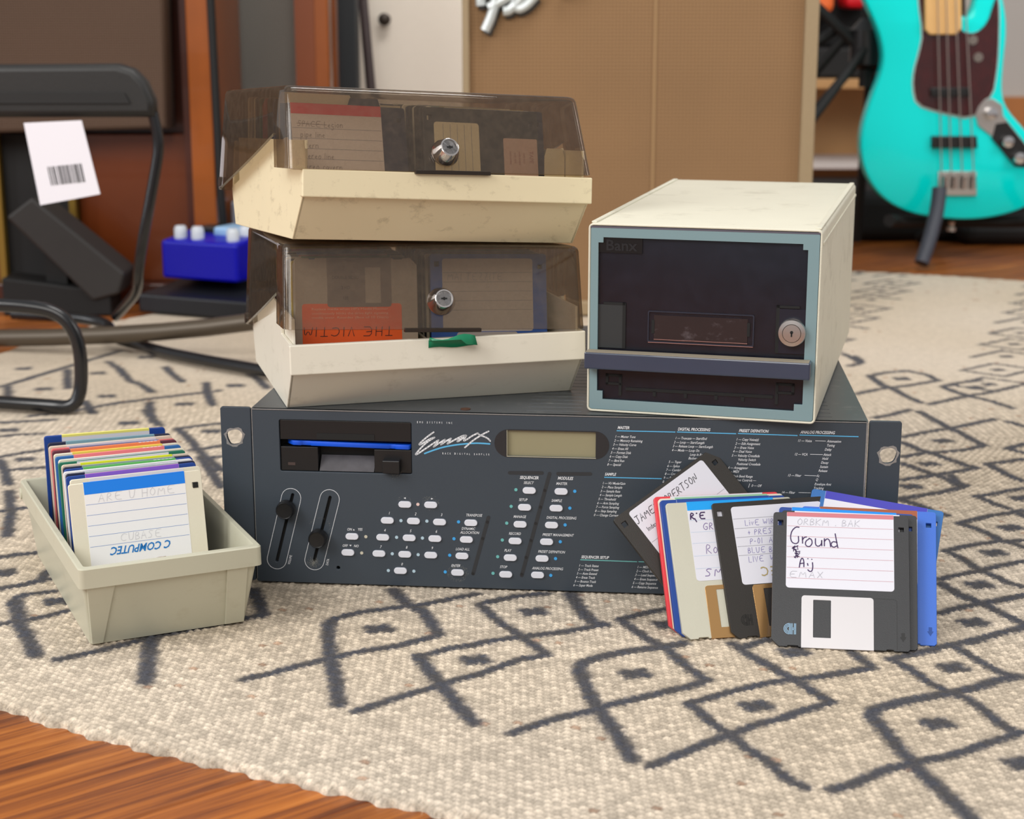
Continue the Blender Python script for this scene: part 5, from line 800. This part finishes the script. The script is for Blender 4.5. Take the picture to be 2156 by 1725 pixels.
fill(UBM, .0070, .0790, 4, .0085, .16, .12, .0030, 'left row of the upper box, front part', 'diskette filed in the left row of the upper box in front of the red card', ['dnavy', 'navy', 'dnavy', 'black'], 0)
fill(UBM, .0070, .1250, 6, .0085, .12, .06, .0030, 'left row of the upper box, back part', 'diskette filed in the left row of the upper box behind the red card', ['green', 'bgrey', 'dnavy', 'cream', 'bgrey', 'cream'], 0)
fill(UBM, .1120, .0400, 16, .0083, .24, .06, .0030, 'right row of the upper box', 'diskette filed in the right row of the upper box behind the pink-stickered one', ['dnavy', 'cream', 'black', 'black', 'jblack', 'grey', 'black'], 0)
# ------------------------------------------------------------------ drawer unit
DM = Matrix.Translation((.05307, 1.14159, RH+.0004)) @ Matrix.Rotation(-.26175, 4, 'Z')
dw, dd, dh = .16067, .3501, .13378
drawer = thing('drawer_unit', 'tall ivory drawer unit with smoked front on the right of the sampler top', 'drawer unit', DM)
plate('casing', rrect(0, 0, dw, dh, .0035, 5), [rrect(.0016, .0016, dw-.0016, dh-.0016, .002, 4)], 0, dd, DRAWM, drawer, bevel=.0007)
MB().box(.001, dw-.001, dd-.004, dd-.0005, .001, dh-.001).build('back_wall', DRAWM, drawer)
for x0 in (.0012, dw-.0052): MB().box(x0, x0+.004, .0042, dd-.003, dh-.0003, dh+.0011).build('top_rail', DRAWM, drawer, bevel=.0006)
for x0 in (-.0009, dw-.0003): MB().box(x0, x0+.0012, .0042, dd-.003, dh-.0105, dh-.0085).build('side_rail', DRAWM, drawer, bevel=.0004)
FRM = mat('aqua_grey_acrylic', (124, 150, 156), .28, spec=.5, coat=.3)
wx0, wz0, wx1, wz1 = .0072, .0092, .1518, .1240
win = [(wx0+.0, wz0+.006), (wx0+.004, wz0+.006), (wx0+.004, wz0), (wx1-.006, wz0-.0008), (wx1-.006, wz0+.004), (wx1-.0003, wz0+.004), (wx1-.0006, wz1-.004), (wx1-.004, wz1-.004), (wx1-.004, wz1), (wx0+.0035, wz1+.0002), (wx0+.0035, wz1-.0035), (wx0, wz1-.0035)]
door = plate('drawer_front', rrect(.0018, .0018, dw-.0018, dh-.0022, .002, 4), [win], .0002, .0026, FRM, drawer, bevel=.0002)
TINT2 = TINT
MB().box(wx0-.003, wx1+.003, .0030, .0045, wz0-.003, wz1+.003).build('smoked_pane', TINT2, drawer, label='dusty smoked window of the drawer')
MB().ribbon([(.002, dh-.0024), (dw-.002, dh-.0024)], .0012, .00005).build('dark_gap', mat('gap_grey', (88, 84, 96), .6), drawer)
INN = mat('inner_dark_plastic', (26, 27, 32), .35, coat=.2)
MB().box(.003, dw-.003, .0300, .0320, .003, dh-.003).build('inner_front', INN, drawer)
hz0, hz1, hx0_, hx1_ = .0515, .0738, .0424, .1165
GL_ = mat('glossy_black', (26, 26, 32), .15, spec=.6)
hold = plate('label_holder', rrect(hx0_, hz0, hx1_, hz1, .0012, 3), [rrect(hx0_+.0009, hz0+.0009, hx1_-.0009, hz1-.0009, .0008, 3)], .0022, .0034, mat('holder_edge', (40, 43, 56), .3), drawer)
MB().box(.0468, .1120, .0026, .0031, hz0+.0012, hz1-.0030).build('torn_label', mat('torn_label_glue', (40, 25, 26), .4, noise=.2, dirt=(96, 86, 90), dscale=60, damt=.9), hold)
mb = MB()
for sx, sz in ((.0462, .0626), (.1127, .0634)): mb.box(sx-.001, sx+.001, .0023, .0030, sz-.0048, sz+.0048)
mb.build('holder_slot', BLACKM, hold)
MB().ribbon([(.047, hz0+.0022), (.112, hz0+.0022)], .0003, .0024).ribbon([(.043, hz0), (.116, hz0)], .00035, .0021).build('edge_glint', mat('reddish_glint', (176, 126, 118), .4), hold)  # glints on the holder edge, painted as light reddish lines
mb = MB().box(.0110, .0265, .0022, .0036, .0768, .0786).box(.0245, .0268, .0022, .0036, .0462, .0786); mb.build('guide_bracket', BLACKM, drawer)
mb = MB().box(.0070, .0245, .0024, .0034, .0462, .0768); mb.build('guide_plate', mat('guide_grey', (50, 54, 56), .3), drawer)
mb = MB().box(.1312, .1335, .0022, .0036, .0482, .0812).box(.1312, .1470, .0022, .0036, .0796, .0812); mb.build('guide_bracket', BLACKM, drawer)
MB().box(.1335, .1514, .0022, .0034, .0482, .0790).build('lock_plate', mat('lock_plate_dark', (30, 32, 44), .2), drawer)
mb = MB().box(.0275, .1310, .0024, .0036, .0160, .0182)
for x0 in (.0470, .0690, .0905, .1090): mb.box(x0, x0+.0022, .0024, .0036, .0128, .0165)
for x0, s_ in ((.0130, 1), (.1335, 1)): mb.box(x0, x0+.0120, .0024, .0036, .0255, .0272).box(x0, x0+.0120, .0024, .0036, .0195, .0212).box(x0+(.0 if x0 < .05 else .0100), x0+(.002 if x0 < .05 else .012), .0024, .0036, .0195, .0272).box(x0+.0095 if x0 < .05 else x0-.001, x0+.0115 if x0 < .05 else x0+.001, .0024, .0036, .0120, .0272)
mb.build('moulded_ribs', BLACKM, drawer)
plq = MB().box(.0072, .0378, .0020, .0032, .1135, .1243).build('name_plaque', mat('plaque_black', (14, 14, 16), .25), drawer)
mb = MB(); text_into(mb, 'Banx', .0235, .1188, .0072, .0017, xs=1.05, bold=.02); mb.build('raised_lettering', mat('raised_dark_letters', (34, 35, 38), .22), plq)
bar = MB().box(.0000, .1568, -.0105, .0002, .0326, .0448).build('pull_bar', mat('slate_blue_acrylic', (54, 64, 84), .25, spec=.5, coat=.4, noise=.12, nscale=30), drawer, bevel=.0012)
MB().box(.0012, .1556, -.0098, -.0002, .0446, .0450).build('dust', mat('dust', (150, 140, 122), .9), bar)
lk = MB().lathe([(.0095, .0030), (.0095, -.0030), (.0090, -.0038), (.0064, -.0042), (.0062, -.0036), (.0060, -.0044), (.001, -.0046)], 'y', (.1427, .0634), 40).build('lock', CHROME2, drawer, smooth=True, label='round steel lock barrel')
MB().cyl(.0011, .0011, -.0050, -.0044, 'y', (.1427, .0642), 14).box(.1422, .1432, -.0050, -.0044, .0612, .0642).build('keyhole', BLACKM, lk)
for k, (col, z_, ln, tx) in enumerate((('red', .0045, .62, 'red diskette added low behind the smoked front of the drawer unit'), ('navy', .0045, .80, 'blue diskette added low behind the smoked front of the drawer unit'))):  # diskettes put in for the reddish reflection and bluish sheen of the pane
    disk(DM @ lean_M(.035, .0345+.012*k, 0, ln*.4, 0, z_), col, tx, (.0115, .0785, .040, .0938, PAPER), None)
# ------------------------------------------------------------------ background of the room
WALLC = mat('wall_paint', (206, 202, 196), .8, noise=.03, nscale=6)
st = MB().box(-3, 4.5, 5.7, 5.8, -.05, 2.6).build('wall_back', WALLC); st['kind'] = 'structure'
sk = MB().box(-3, 4.5, 5.67, 5.70, -.05, .17).build('baseboard_back', mat('pine_varnish', (196, 128, 72), .4, noise=.15, nscale=12), bevel=.004); sk['kind'] = 'structure'
def curve_tube(name, pts, r, m, parent=None, it=2, label=None):
    P_ = [Vector(p) for p in pts]
    for _ in range(it):
        q_ = [P_[0]]
        for a, b in zip(P_[:-1], P_[1:]): q_ += [a*.75+b*.25, a*.25+b*.75]
        q_.append(P_[-1]); P_ = q_
    return MB().tube(P_, r, 12).build(name, m, parent, smooth=True, label=label)
GR = bpy.data.materials.new('grille_cloth'); GR.use_nodes = True
def grille(m, c0, c1, s):
    nt = m.node_tree; p = nt.nodes['Principled BSDF']; p.inputs['Roughness'].default_value = .8
    tc = nt.nodes.new('ShaderNodeTexCoord'); mp = nt.nodes.new('ShaderNodeMapping'); mp.inputs['Rotation'].default_value = (0, math.radians(45), 0); mp.inputs['Scale'].default_value = (s, s, s); nt.links.new(tc.outputs['Object'], mp.inputs[0])
    sep = nt.nodes.new('ShaderNodeSeparateXYZ'); nt.links.new(mp.outputs[0], sep.inputs[0]); o_ = []
    for ax in (0, 2):
        a = nt.nodes.new('ShaderNodeMath'); a.operation = 'SINE'; nt.links.new(sep.outputs[ax], a.inputs[0]); o_.append(a)
    mm = nt.nodes.new('ShaderNodeMath'); mm.operation = 'MULTIPLY'; nt.links.new(o_[0].outputs[0], mm.inputs[0]); nt.links.new(o_[1].outputs[0], mm.inputs[1])
    mr = nt.nodes.new('ShaderNodeMapRange'); mr.inputs['From Min'].default_value = -.6; mr.inputs['From Max'].default_value = .6; nt.links.new(mm.outputs[0], mr.inputs['Value'])
    mx = nt.nodes.new('ShaderNodeMix'); mx.data_type = 'RGBA'; mx.inputs['A'].default_value = lin(*c0); mx.inputs['B'].default_value = lin(*c1); nt.links.new(mr.outputs[0], mx.inputs['Factor'])
    n = nt.nodes.new('ShaderNodeTexNoise'); n.inputs['Scale'].default_value = 5; nt.links.new(tc.outputs['Object'], n.inputs['Vector'])
    hv = nt.nodes.new('ShaderNodeHueSaturation'); m2 = nt.nodes.new('ShaderNodeMapRange'); m2.inputs['To Min'].default_value = .85; m2.inputs['To Max'].default_value = 1.15; nt.links.new(n.outputs['Fac'], m2.inputs['Value']); nt.links.new(m2.outputs[0], hv.inputs['Value'])
    nt.links.new(mx.outputs['Result'], hv.inputs['Color']); nt.links.new(hv.outputs[0], p.inputs['Base Color'])
    b = nt.nodes.new('ShaderNodeBump'); b.inputs['Strength'].default_value = .5; b.inputs['Distance'].default_value = .001; nt.links.new(mm.outputs[0], b.inputs['Height']); nt.links.new(b.outputs[0], p.inputs['Normal'])
grille(GR, (108, 77, 48), (158, 124, 86), 900)
# combo amplifier
AY = 2.3
amp = thing('guitar_amplifier', 'large guitar amplifier with tan woven grille standing behind the boxes', 'amplifier', Matrix.Translation((-.068, AY, .0005)))
TOLEX = mat('tan_covering', (150, 130, 100), .6, noise=.08, nscale=200)
AWD, AHT = .486, .62
plate('cabinet', rrect(0, 0, AWD, AHT, .012, 4), [rrect(.0095, .020, AWD-.019, AHT-.02, .006, 3)], 0, .235, TOLEX, amp, bevel=.002)
MB().box(.008, AWD-.017, .010, .018, .018, AHT-.018).build('grille_cloth', GR, amp)
MB().box(.262, .266, .0085, .0105, .02, AHT-.02).build('grille_seam', mat('seam', (146, 116, 80), .8), amp)
MB().box(.005, AWD-.005, .22, .232, .005, AHT-.005).build('back_panel', TOLEX, amp)
lgm = MB()
for st_ in AMPLOGO: lgm.tube([(x, .001, z) for x, z in smooth_pts([(x+.068, z+.006) for x, z in st_], 2)], .0068, 8)
lgm.tube([(x, .001, z) for x, z in smooth_pts([(.135, .44), (.150, .475), (.165, .47), (.150, .452), (.175, .465), (.20, .50), (.215, .49), (.235, .52), (.26, .51)], 2)], .006, 8)
lo = lgm.build('script_emblem', mat('emblem_silver', (200, 206, 206), .35, metal=.3), amp, smooth=True)
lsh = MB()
for st_ in AMPLOGO: lsh.tube([(x, .008, z) for x, z in smooth_pts([(x+.068+.003, z+.006-.005) for x, z in st_], 2)], .0062, 8)  # darker copy of the letters, set lower and to the right
lsh.build('emblem_offset_copy', mat('emblem_dark', (60, 58, 56), .6), amp)
# bass guitar
BY = 2.9
BM_ = Matrix.Translation((.76, BY, -.006)) @ Matrix.Rotation(-.06*0, 4, 'X')
bass = thing('bass_guitar', 'bright turquoise bass guitar with tortoiseshell plate leaning on a floor stand', 'bass guitar', BM_)
loc = lambda P_: [(x-.76, z+.006) for x, z in P_]
def sm_closed(P_, it=2):
    for _ in range(it):
        q_ = []
        for a, b in zip(P_, P_[1:]+P_[:1]): q_ += [(a[0]*.75+b[0]*.25, a[1]*.75+b[1]*.25), (a[0]*.25+b[0]*.75, a[1]*.25+b[1]*.75)]
        P_ = q_
    return P_
TURQ = mat('turquoise_lacquer', (0, 232, 228), .14, spec=.35, coat=.08)
bd = plate('body', sm_closed(loc(BASS_BODY)), [], 0, .04, TURQ, bass, bevel=.006)
for p in bd.data.polygons: p.use_smooth = True
bd.data.set_sharp_from_angle(angle=math.radians(40))
plate('pickguard', sm_closed(loc(BASS_GUARD), 1), [], -.0035, .0005, mat('tortoiseshell', (60, 8, 10), .2, noise=.7, nscale=60, coat=.5), bass)
ring_g = sm_closed(loc(BASS_GUARD), 1); cxg = sum(p[0] for p in ring_g)/len(ring_g); czg = sum(p[1] for p in ring_g)/len(ring_g)
plate('pickguard_border', [(cxg+(x-cxg)*1.035, czg+(z-czg)*1.03) for x, z in ring_g], [], -.0012, .0004, mat('guard_white_edge', (190, 205, 200), .4), bass)
plate('neck', loc(BASS_NECK), [], -.012, .014, mat('maple', (226, 180, 116), .3, noise=.08, nscale=30, coat=.4), bass, bevel=.002)
hs = [(-.085, .82), (-.02, .82), (.0, .86), (.005, .93), (-.015, 1.0), (-.05, 1.03), (-.075, 1.01), (-.07, .95), (-.092, .88)]
plate('headstock', sm_closed(hs), [], -.008, .010, MATS['maple'], bass, bevel=.002)
for st_ in BASS_STR:
    (x0, z0), (x1, z1) = loc(st_); MB().tube([(x0, -.019, z0), (x1, -.016, z1)], .0011, 6).build('string', mat('string_steel', (190, 180, 175), .3, metal=.9), bass)
for P_ in (PK1, PK2): plate('pickup', loc(P_), [], -.011, .001, BLACK, bass, bevel=.002)
br = plate('bridge', loc(BASS_BRIDGE), [], -.006, .001, CHROME2, bass, bevel=.001)
x0, z0 = loc(BASS_BRIDGE)[0]
for k in range(4): MB().cyl(.0045, .0045, z0+.012, z0+.034, 'z', (x0+.0085+k*.0165, -.012), 12).build('saddle', CHROME, br)
plate('control_plate', loc(PLATE), [], -.003, .001, CHROME2, bass, bevel=.0005)
plate('control_cover', loc([(.840, .235), (.859, .238), (.911, .179), (.900, .160), (.878, .162), (.835, .210)]), [], -.0042, -.0005, BLACK, bass)
for k, p in enumerate(loc(KNOBS)): MB().lathe([(.0115, -.003), (.0115, -.006), (.0095, -.019), (.002, -.0195)], 'y', p, 24).build('knob', CHROME, bass, smooth=True)
for p in loc(SCREWS): MB().cyl(.008, .008, -.006, -.003, 'y', p, 16).build('guard_screw', mat('pewter', (130, 122, 116), .4, metal=.6), bass)
MB().lathe([(.008, 0), (.008, .006), (.004, .009), (.006, .016)], 'z', (.0, .0), 16, Matrix.Translation((.02, .02, .052))).build('strap_button', CHROME2, bass)
stand = thing('guitar_stand', 'dark tubular floor stand holding the turquoise bass', 'stand', Matrix.Translation((.76, 2.86, -.006)))
SB = mat('stand_grey', (58, 62, 74), .5)
curve_tube('front_leg', [(-.026, -.020, .135), (-.03, -.03, .10), (-.044, -.05, .055), (-.062, -.07, .012)], .0125, SB, stand)
curve_tube('front_leg', [(.145, -.020, .135), (.155, -.03, .10), (.180, -.05, .055), (.20, -.07, .012)], .0125, SB, stand)
curve_tube('cradle', [(-.10, .02, .075), (-.06, .08, .066), (.03, .10, .066), (.13, .08, .066), (.17, .02, .075)], .011, BLACKM, stand)
curve_tube('rear_leg', [(.03, .10, .066), (.03, .18, .05), (.02, .28, .012)], .011, BLACKM, stand); curve_tube('upright', [(.03, .10, .066), (.03, .13, .30), (.03, .14, .52)], .011, BLACKM, stand)
bag = MB(); bag.box(-.20, .32, .22, .50, .0, .10); bag.box(.05, .40, .16, .44, .0, .055)  # invented black bulk standing in for the shadowy dark behind the stand
bg_ = bag.build('dark_bulk', BLACKM, None, bevel=.03, seg=4); bg_.matrix_world = Matrix.Translation((.80, 2.95, -.006)); tag(bg_, 'soft black bulk added behind the bass stand for the shadowy dark there', 'bag')
# microphone stand beside the bass
mic = thing('microphone_stand', 'black tripod microphone stand between the amplifier and the bass', 'stand', Matrix.Translation((.631, 3.0, -.006)))
curve_tube('pole', [(0, 0, .30), (0, 0, .62), (0, 0, .95)], .011, BLACKM, mic)
curve_tube('boom', [(-.30, .0, .64), (-.11, -.01, .455), (.03, .0, .33)], .009, BLACKM, mic)
for a, b in (((-.005, -.02, .37), (-.16, -.12, .185)), ((-.03, .0, .40), (-.17, .05, .215)), ((.0, .01, .36), (-.23, .14, .05)), ((.01, .0, .36), (.02, .10, .012)), ((-.05, .02, .40), (-.22, .0, .30))):
    curve_tube('tripod_leg', [a, tuple((p+q)/2 for p, q in zip(a, b)), b], .0085, BLACKM, mic, 1)
MB().lathe([(.005, .18), (.019, .187), (.019, .206), (.006, .213)], 'z', (-.168, -.125), 16).build('foot_cap', mat('pale_rubber', (214, 214, 220), .4), mic, smooth=True)
MB().lathe([(.01, .33), (.030, .34), (.030, .40), (.012, .42)], 'z', (0, 0), 20).build('collar', BLACK, mic, smooth=True)
# coloured cases and a shelf far behind
def simple(name, label, cat, x0, x1, y0, y1, z0, z1, m, bev=.006):
    o = MB().box(0, x1-x0, 0, y1-y0, 0, z1-z0).build(name, m, None, bevel=bev); o.matrix_world = Matrix.Translation((x0, y0, z0)); tag(o, label, cat); return o
simple('flight_case', 'low pale grey case against the far wall between amplifier and bass', 'case', .60, 1.06, 4.05, 4.45, -.006, .178, mat('case_grey', (150, 140, 132), .6))
tab = thing('side_table', 'light wooden side table with stacked gear behind the microphone stand', 'table', Matrix.Translation((.56, 3.75, -.006)))
WOODL = mat('light_wood', (186, 142, 92), .5, noise=.15, nscale=10)
MB().box(0, .45, 0, .3, .27, .292).build('tabletop', WOODL, tab, bevel=.003)
MB().box(0.0, .45, .28, .30, .05, .27).build('back_board', WOODL, tab, bevel=.002)
for x in (.0, .42):
    for y in (0, .27): MB().box(x, x+.03, y, y+.03, 0, .27).build('leg', WOODL, tab, bevel=.002)
MB().box(.03, .42, .02, .28, .09, .105).build('shelf', mat('shelf_white', (214, 206, 202), .6), tab, bevel=.002)
simple('orange_case', 'small orange case on the side table near the amplifier', 'case', .64, .72, 3.78, 3.9, .43, .50, mat('case_orange', (240, 112, 48), .5), .015)
simple('blue_case', 'small blue case on the side table under the orange one', 'case', .61, .68, 3.78, 3.9, .355, .43, mat('case_blue', (44, 88, 170), .5), .012)
simple('red_case', 'bright red case on the side table right of the orange one', 'case', .745, .825, 3.78, 3.9, .44, .53, mat('case_red', (214, 16, 34), .5), .015)
simple('black_case', 'black case on the side table below the coloured ones', 'case', .60, .92, 3.79, 3.95, .286, .355, BLACKM, .008)
simple('dark_case', 'dark upright case on the side table behind the bass edge', 'case', .70, .93, 3.92, 4.02, .355, .62, BLACKM, .008)
# white door leaning upright, pale strip, stick
door_ = thing('cupboard_door', 'cream painted cupboard door with a small dark knob left of the amplifier', 'door', Matrix.Translation((-.276, 3.0, -.006)))
CRM = mat('cream_paint', (246, 236, 222), .5, noise=.02)
MB().box(0, .21, 0, .03, 0, 1.2).build('panel', CRM, door_, bevel=.003)
MB().lathe([(.004, 0), (.004, -.008), (.011, -.012), (.011, -.020), (.003, -.024)], 'y', (.051, .418), 20).build('knob', mat('dark_brass', (70, 62, 56), .4, metal=.5), door_, smooth=True)
simple('pale_board', 'narrow pale green-grey upright board beside the cream cupboard door', 'board', -.32, -.275, 3.2, 3.23, -.006, 1.2, mat('pale_green_paint', (160, 158, 142), .6), .002)
stk = curve_tube('walking_stick', [(-.262, 2.93, .60), (-.259, 2.92, .475), (-.250, 2.9, .38), (-.238, 2.88, .235), (-.222, 2.84, .0)], .0085, mat('dark_stick', (58, 42, 42), .4), None, 1); tag(stk, 'thin dark stick leaning against the cream cupboard door', 'stick')
simple('dark_post', 'narrow charcoal upright beside the second wooden post', 'post', -.304, -.262, 2.84, 2.90, -.006, 1.2, mat('charcoal', (46, 50, 54), .6), .003)
# second wooden post: leg of a stand, with a grey speaker between the two posts
ORW = mat('orange_wood', (142, 72, 14), .32, noise=.25, nscale=14, coat=.3)
REDW = mat('red_brown_wood', (70, 26, 8), .35, noise=.35, nscale=9, coat=.2)
ws = thing('wooden_stand', 'varnished orange-brown stand whose legs frame the grey speaker', 'stand', Matrix.Translation((-.334, 2.6, -.006)))
MB().box(0, .052, 0, .05, 0, .80).build('leg', ORW, ws, bevel=.003); MB().box(0, .030, -.002, .0, 0, .80).build('leg_shade', mat('shadow_wood', (120, 58, 20), .4), ws)  # shaded strip of the leg, put in as a darker wood colour
MB().box(0, .052, 0, .16, .80, .83).build('top_board', ORW, ws, bevel=.003); MB().box(0, .05, .12, .16, 0, .80).build('leg', ORW, ws, bevel=.003)
gs = thing('grey_speaker', 'grey cloth-fronted speaker standing between the two wooden posts', 'speaker', Matrix.Translation((-.506, 2.75, -.006)))
MB().box(0, .17, .004, .11, .2, .78).build('cabinet', mat('speaker_case', (40, 42, 46), .5), gs, bevel=.004)
GG = bpy.data.materials.new('grey_cloth'); GG.use_nodes = True; grille(GG, (118, 116, 110), (150, 147, 140), 1400)
MB().box(.006, .164, 0, .006, .206, .774).build('grille_cloth', GG, gs)
for x in (.03, .14): MB().cyl(.012, .012, 0, .2, 'z', (x, .05), 16).build('foot', CHROME2, gs)
# wooden cabinet with cloth-covered speaker panel
cab = thing('wooden_cabinet', 'old varnished wooden cabinet with a brown cloth speaker panel at the far left', 'cabinet', Matrix.Translation((-1.25, 2.45, -.006)))
CW = .815
MB().box(CW-.034, CW, -.02, .25, 0, .86).build('side_panel', ORW, cab, bevel=.002)
MB().box(CW-.046, CW-.034, -.005, .24, 0, .86).build('edge_strip', REDW, cab)
MB().box(0, CW-.046, .05, .06, .02, .86).build('back_panel', REDW, cab)
MB().box(0, CW-.046, -.01, .25, 0, .03).build('bottom_board', REDW, cab, bevel=.002)
MB().box(CW-.212, CW-.046, .02, .05, .03, .25).build('lower_door', mat('door_red_wood', (104, 46, 12), .3, noise=.35, nscale=7, coat=.3), cab, bevel=.002)
MB().box(.02, CW-.335, .02, .05, .03, .25).build('lower_door', MATS['door_red_wood'], cab, bevel=.002)
MB().box(0, CW, -.02, .25, .86, .89).build('top_board', ORW, cab, bevel=.003)
BRS = mat('brass_strip', (150, 120, 52), .35, metal=.5)
for x in (CW-.332, CW-.223): MB().box(x, x+.0095, .0, .02, .03, .26).build('brass_strip', BRS, cab)
MB().box(CW-.321, CW-.224, .015, .05, .03, .25).build('dark_interior_block', BLACKM, cab)  # solid black block painted in for the shade inside the cabinet
BC = bpy.data.materials.new('brown_cloth'); BC.use_nodes = True; grille(BC, (74, 54, 40), (86, 64, 48), 1300)
clp = plate('speaker_panel', [(.02, .243), (CW-.061, .262), (CW-.052, .80), (.02, .80)], [], -.05, .015, BC, cab, bevel=.006)
# folding chair in front of the cabinet
chair = thing('folding_chair', 'low black folding chair with tubular frame and a paper tag, at the left', 'chair', Matrix.Translation((-.46, 1.95, -.006)))
lc = lambda P_, dx=.46, dz=.006: [(x+dx, z+dz) for x, z in P_]
seat = [(-.55, .301), (-.55, .362)]+lc([(-.594, .356), (-.456, .357), (-.437, .351), (-.424, .337), (-.415, .315), (-.415, .296)])+[]
plate('padded_back', seat, [], -.012, .018, mat('black_vinyl', (28, 27, 26), .5, noise=.1, bump=.3, bscale=300), chair, bevel=.008)
MB().prism([(-.52, .318), (-.52, .330), (.012, .330), (.018, .318)], -.0145, -.0125, 'y').build('seam_band', mat('dark_band', (17, 17, 17), .5), chair)
TB = mat('black_tube', (20, 21, 24), .22, spec=.6)
curve_tube('leg', [(x+.46, -.0, z+.006) for x, z in LEGR[:4]]+[(.002, .05, .090), (-.030, .11, .060), (-.052, .15, .040)], .0065, TB, chair)
curve_tube('leg', [(-.50, 0, .30), (-.50, -.02, .15), (-.50, -.03, .012)], .0065, TB, chair)
curve_tube('base_loop', [(-.55, -.25, .125), (-.10, -.25, .122), (-.045, -.25, .120), (-.012, -.25, .113), (.006, -.25, .085), (.006, -.25, .035), (-.002, -.255, .012), (-.03, -.255, .0145), (-.14, -.225, .0145), (-.55, -.12, .0145)], .0072, TB, chair, 3)
curve_tube('base_loop', [(-.20, .20, .034), (-.065, .16, .034), (-.052, .12, .018), (-.012, .09, .0145), (.029, .04, .0145), (.098, -.019, .0145), (.174, -.075, .0145), (.30, -.17, .0145)], .0072, TB, chair, 3)
curve_tube('cross_tube', [(-.55, -.25, .125), (-.55, -.12, .0145)], .0072, TB, chair, 1)
tagp = lc([(-.565, .290), (-.498, .293), (-.481, .208), (-.552, .195)]); tg = plate('paper_tag', tagp, [], -.0195, -.0185, mat('tag_paper', (235, 232, 240), .7), None)
tg.matrix_world = Matrix.Translation((-.46, 1.95, -.006)); tag(tg, 'white paper price tag with a barcode hanging from the black chair back', 'tag')
bc = MB(); random.seed(3)
x = 0
while x < 1:
    w_ = random.uniform(.02, .06); P0 = Vector((-.541+.46, .2395+.006)); P1 = Vector((-.501+.46, .2435+.006)); d_ = Vector((.0035, -.0215))
    a = P0+(P1-P0)*x; b = P0+(P1-P0)*min(1, x+w_); bc.add([(a.x, -.0197, a.y), (b.x, -.0197, b.y), (b.x+d_.x, -.0197, b.y+d_.y), (a.x+d_.x, -.0197, a.y+d_.y)], [(0, 1, 2, 3)]); x += w_+random.uniform(.02, .05)
bc.build('barcode', BLACKM, tg)
# effect pedals and stuff on the floor at the left
ped = thing('effects_pedal', 'shiny blue effects pedal with white knobs on the black pedalboard', 'pedal', Matrix.Translation((-.505, 2.36, .0455)) @ Matrix.Scale(1.09, 4) @ Matrix.Rotation(-.42, 4, 'Z'))
PB = mat('pedal_blue', (3, 4, 168), .35, spec=.3)
MB().prism([(0, 0), (.10, 0), (.10, .062), (0, .050)], 0, .118, 'x').build('housing', PB, ped, bevel=.004)
for x, y in ((.018, .02), (.045, .02), (.10, .02), (.10, .05)): MB().lathe([(.0085, .05), (.0085, .064), (.0065, .068), (.001, .068)], 'z', (x, y), 16).build('knob', mat('knob_white', (205, 212, 220), .3), ped, smooth=True)
MB().box(.055, .095, .04, .085, .052, .066).build('footswitch', mat('switch_pale_blue', (150, 190, 226), .3), ped, bevel=.004)
MB().box(.02, .05, .05, .09, .052, .064).build('dial_plate', BLACK, ped, bevel=.002)
adp = simple('adapter_box', 'small pale grey-blue box with sockets behind the blue pedal', 'box', -.43, -.38, 2.52, 2.58, -.006, .14, mat('adapter_pale', (168, 180, 198), .35), .006)
pbd = MB().prism([(0, 0), (.15, 0), (.15, .036), (0, .024)], 0, .30, 'x').build('pedalboard', mat('board_black', (22, 24, 30), .4, spec=.4), None, bevel=.003)
pbd.matrix_world = Matrix.Translation((-.535, 2.33, .0008)) @ Matrix.Rotation(-.42, 4, 'Z') @ Matrix.Scale(1.08, 4); tag(pbd, 'flat black pedalboard on the floor left of the stacked boxes', 'pedalboard')
vp = thing('volume_pedal', 'dark grey sloping foot pedal in front of the wooden cabinet', 'pedal', Matrix.Translation((-.700, 2.33, -.006)))
DR = mat('dark_rubber', (44, 42, 41), .6, noise=.1)
MB().prism([(-.016, .142), (.022, .170), (.148, .062), (.138, .032), (.100, .022)], 0, .075, 'y').build('treadle', DR, vp, bevel=.004)
MB().prism([(-.03, 0), (.125, 0), (.125, .028), (.09, .040), (-.03, .055)], .004, .071, 'y').build('base', BLACKM, vp, bevel=.003)
MB().box(.03, .06, .02, .055, .04, .12).build('pivot', BLACKM, vp)
cb = curve_tube('floor_bar', [(-.70, 2.06, .012), (-.54, 2.03, .020), (-.40, 2.0, .034), (-.30, 1.98, .050)], .011, mat('bar_bronze', (84, 74, 62), .4, metal=.3), None, 1); tag(cb, 'long grey-bronze bar lying across the floor under the black chair', 'bar')
cbl = curve_tube('cable', [(-.434, 2.43, .60), (-.430, 2.43, .30), (-.428, 2.43, .12), (-.42, 2.46, .004), (-.40, 2.50, 0), (-.34, 2.54, 0)], .006, BLACKM, None, 2); tag(cbl, 'black cable hanging down beside the orange cabinet post', 'cable')
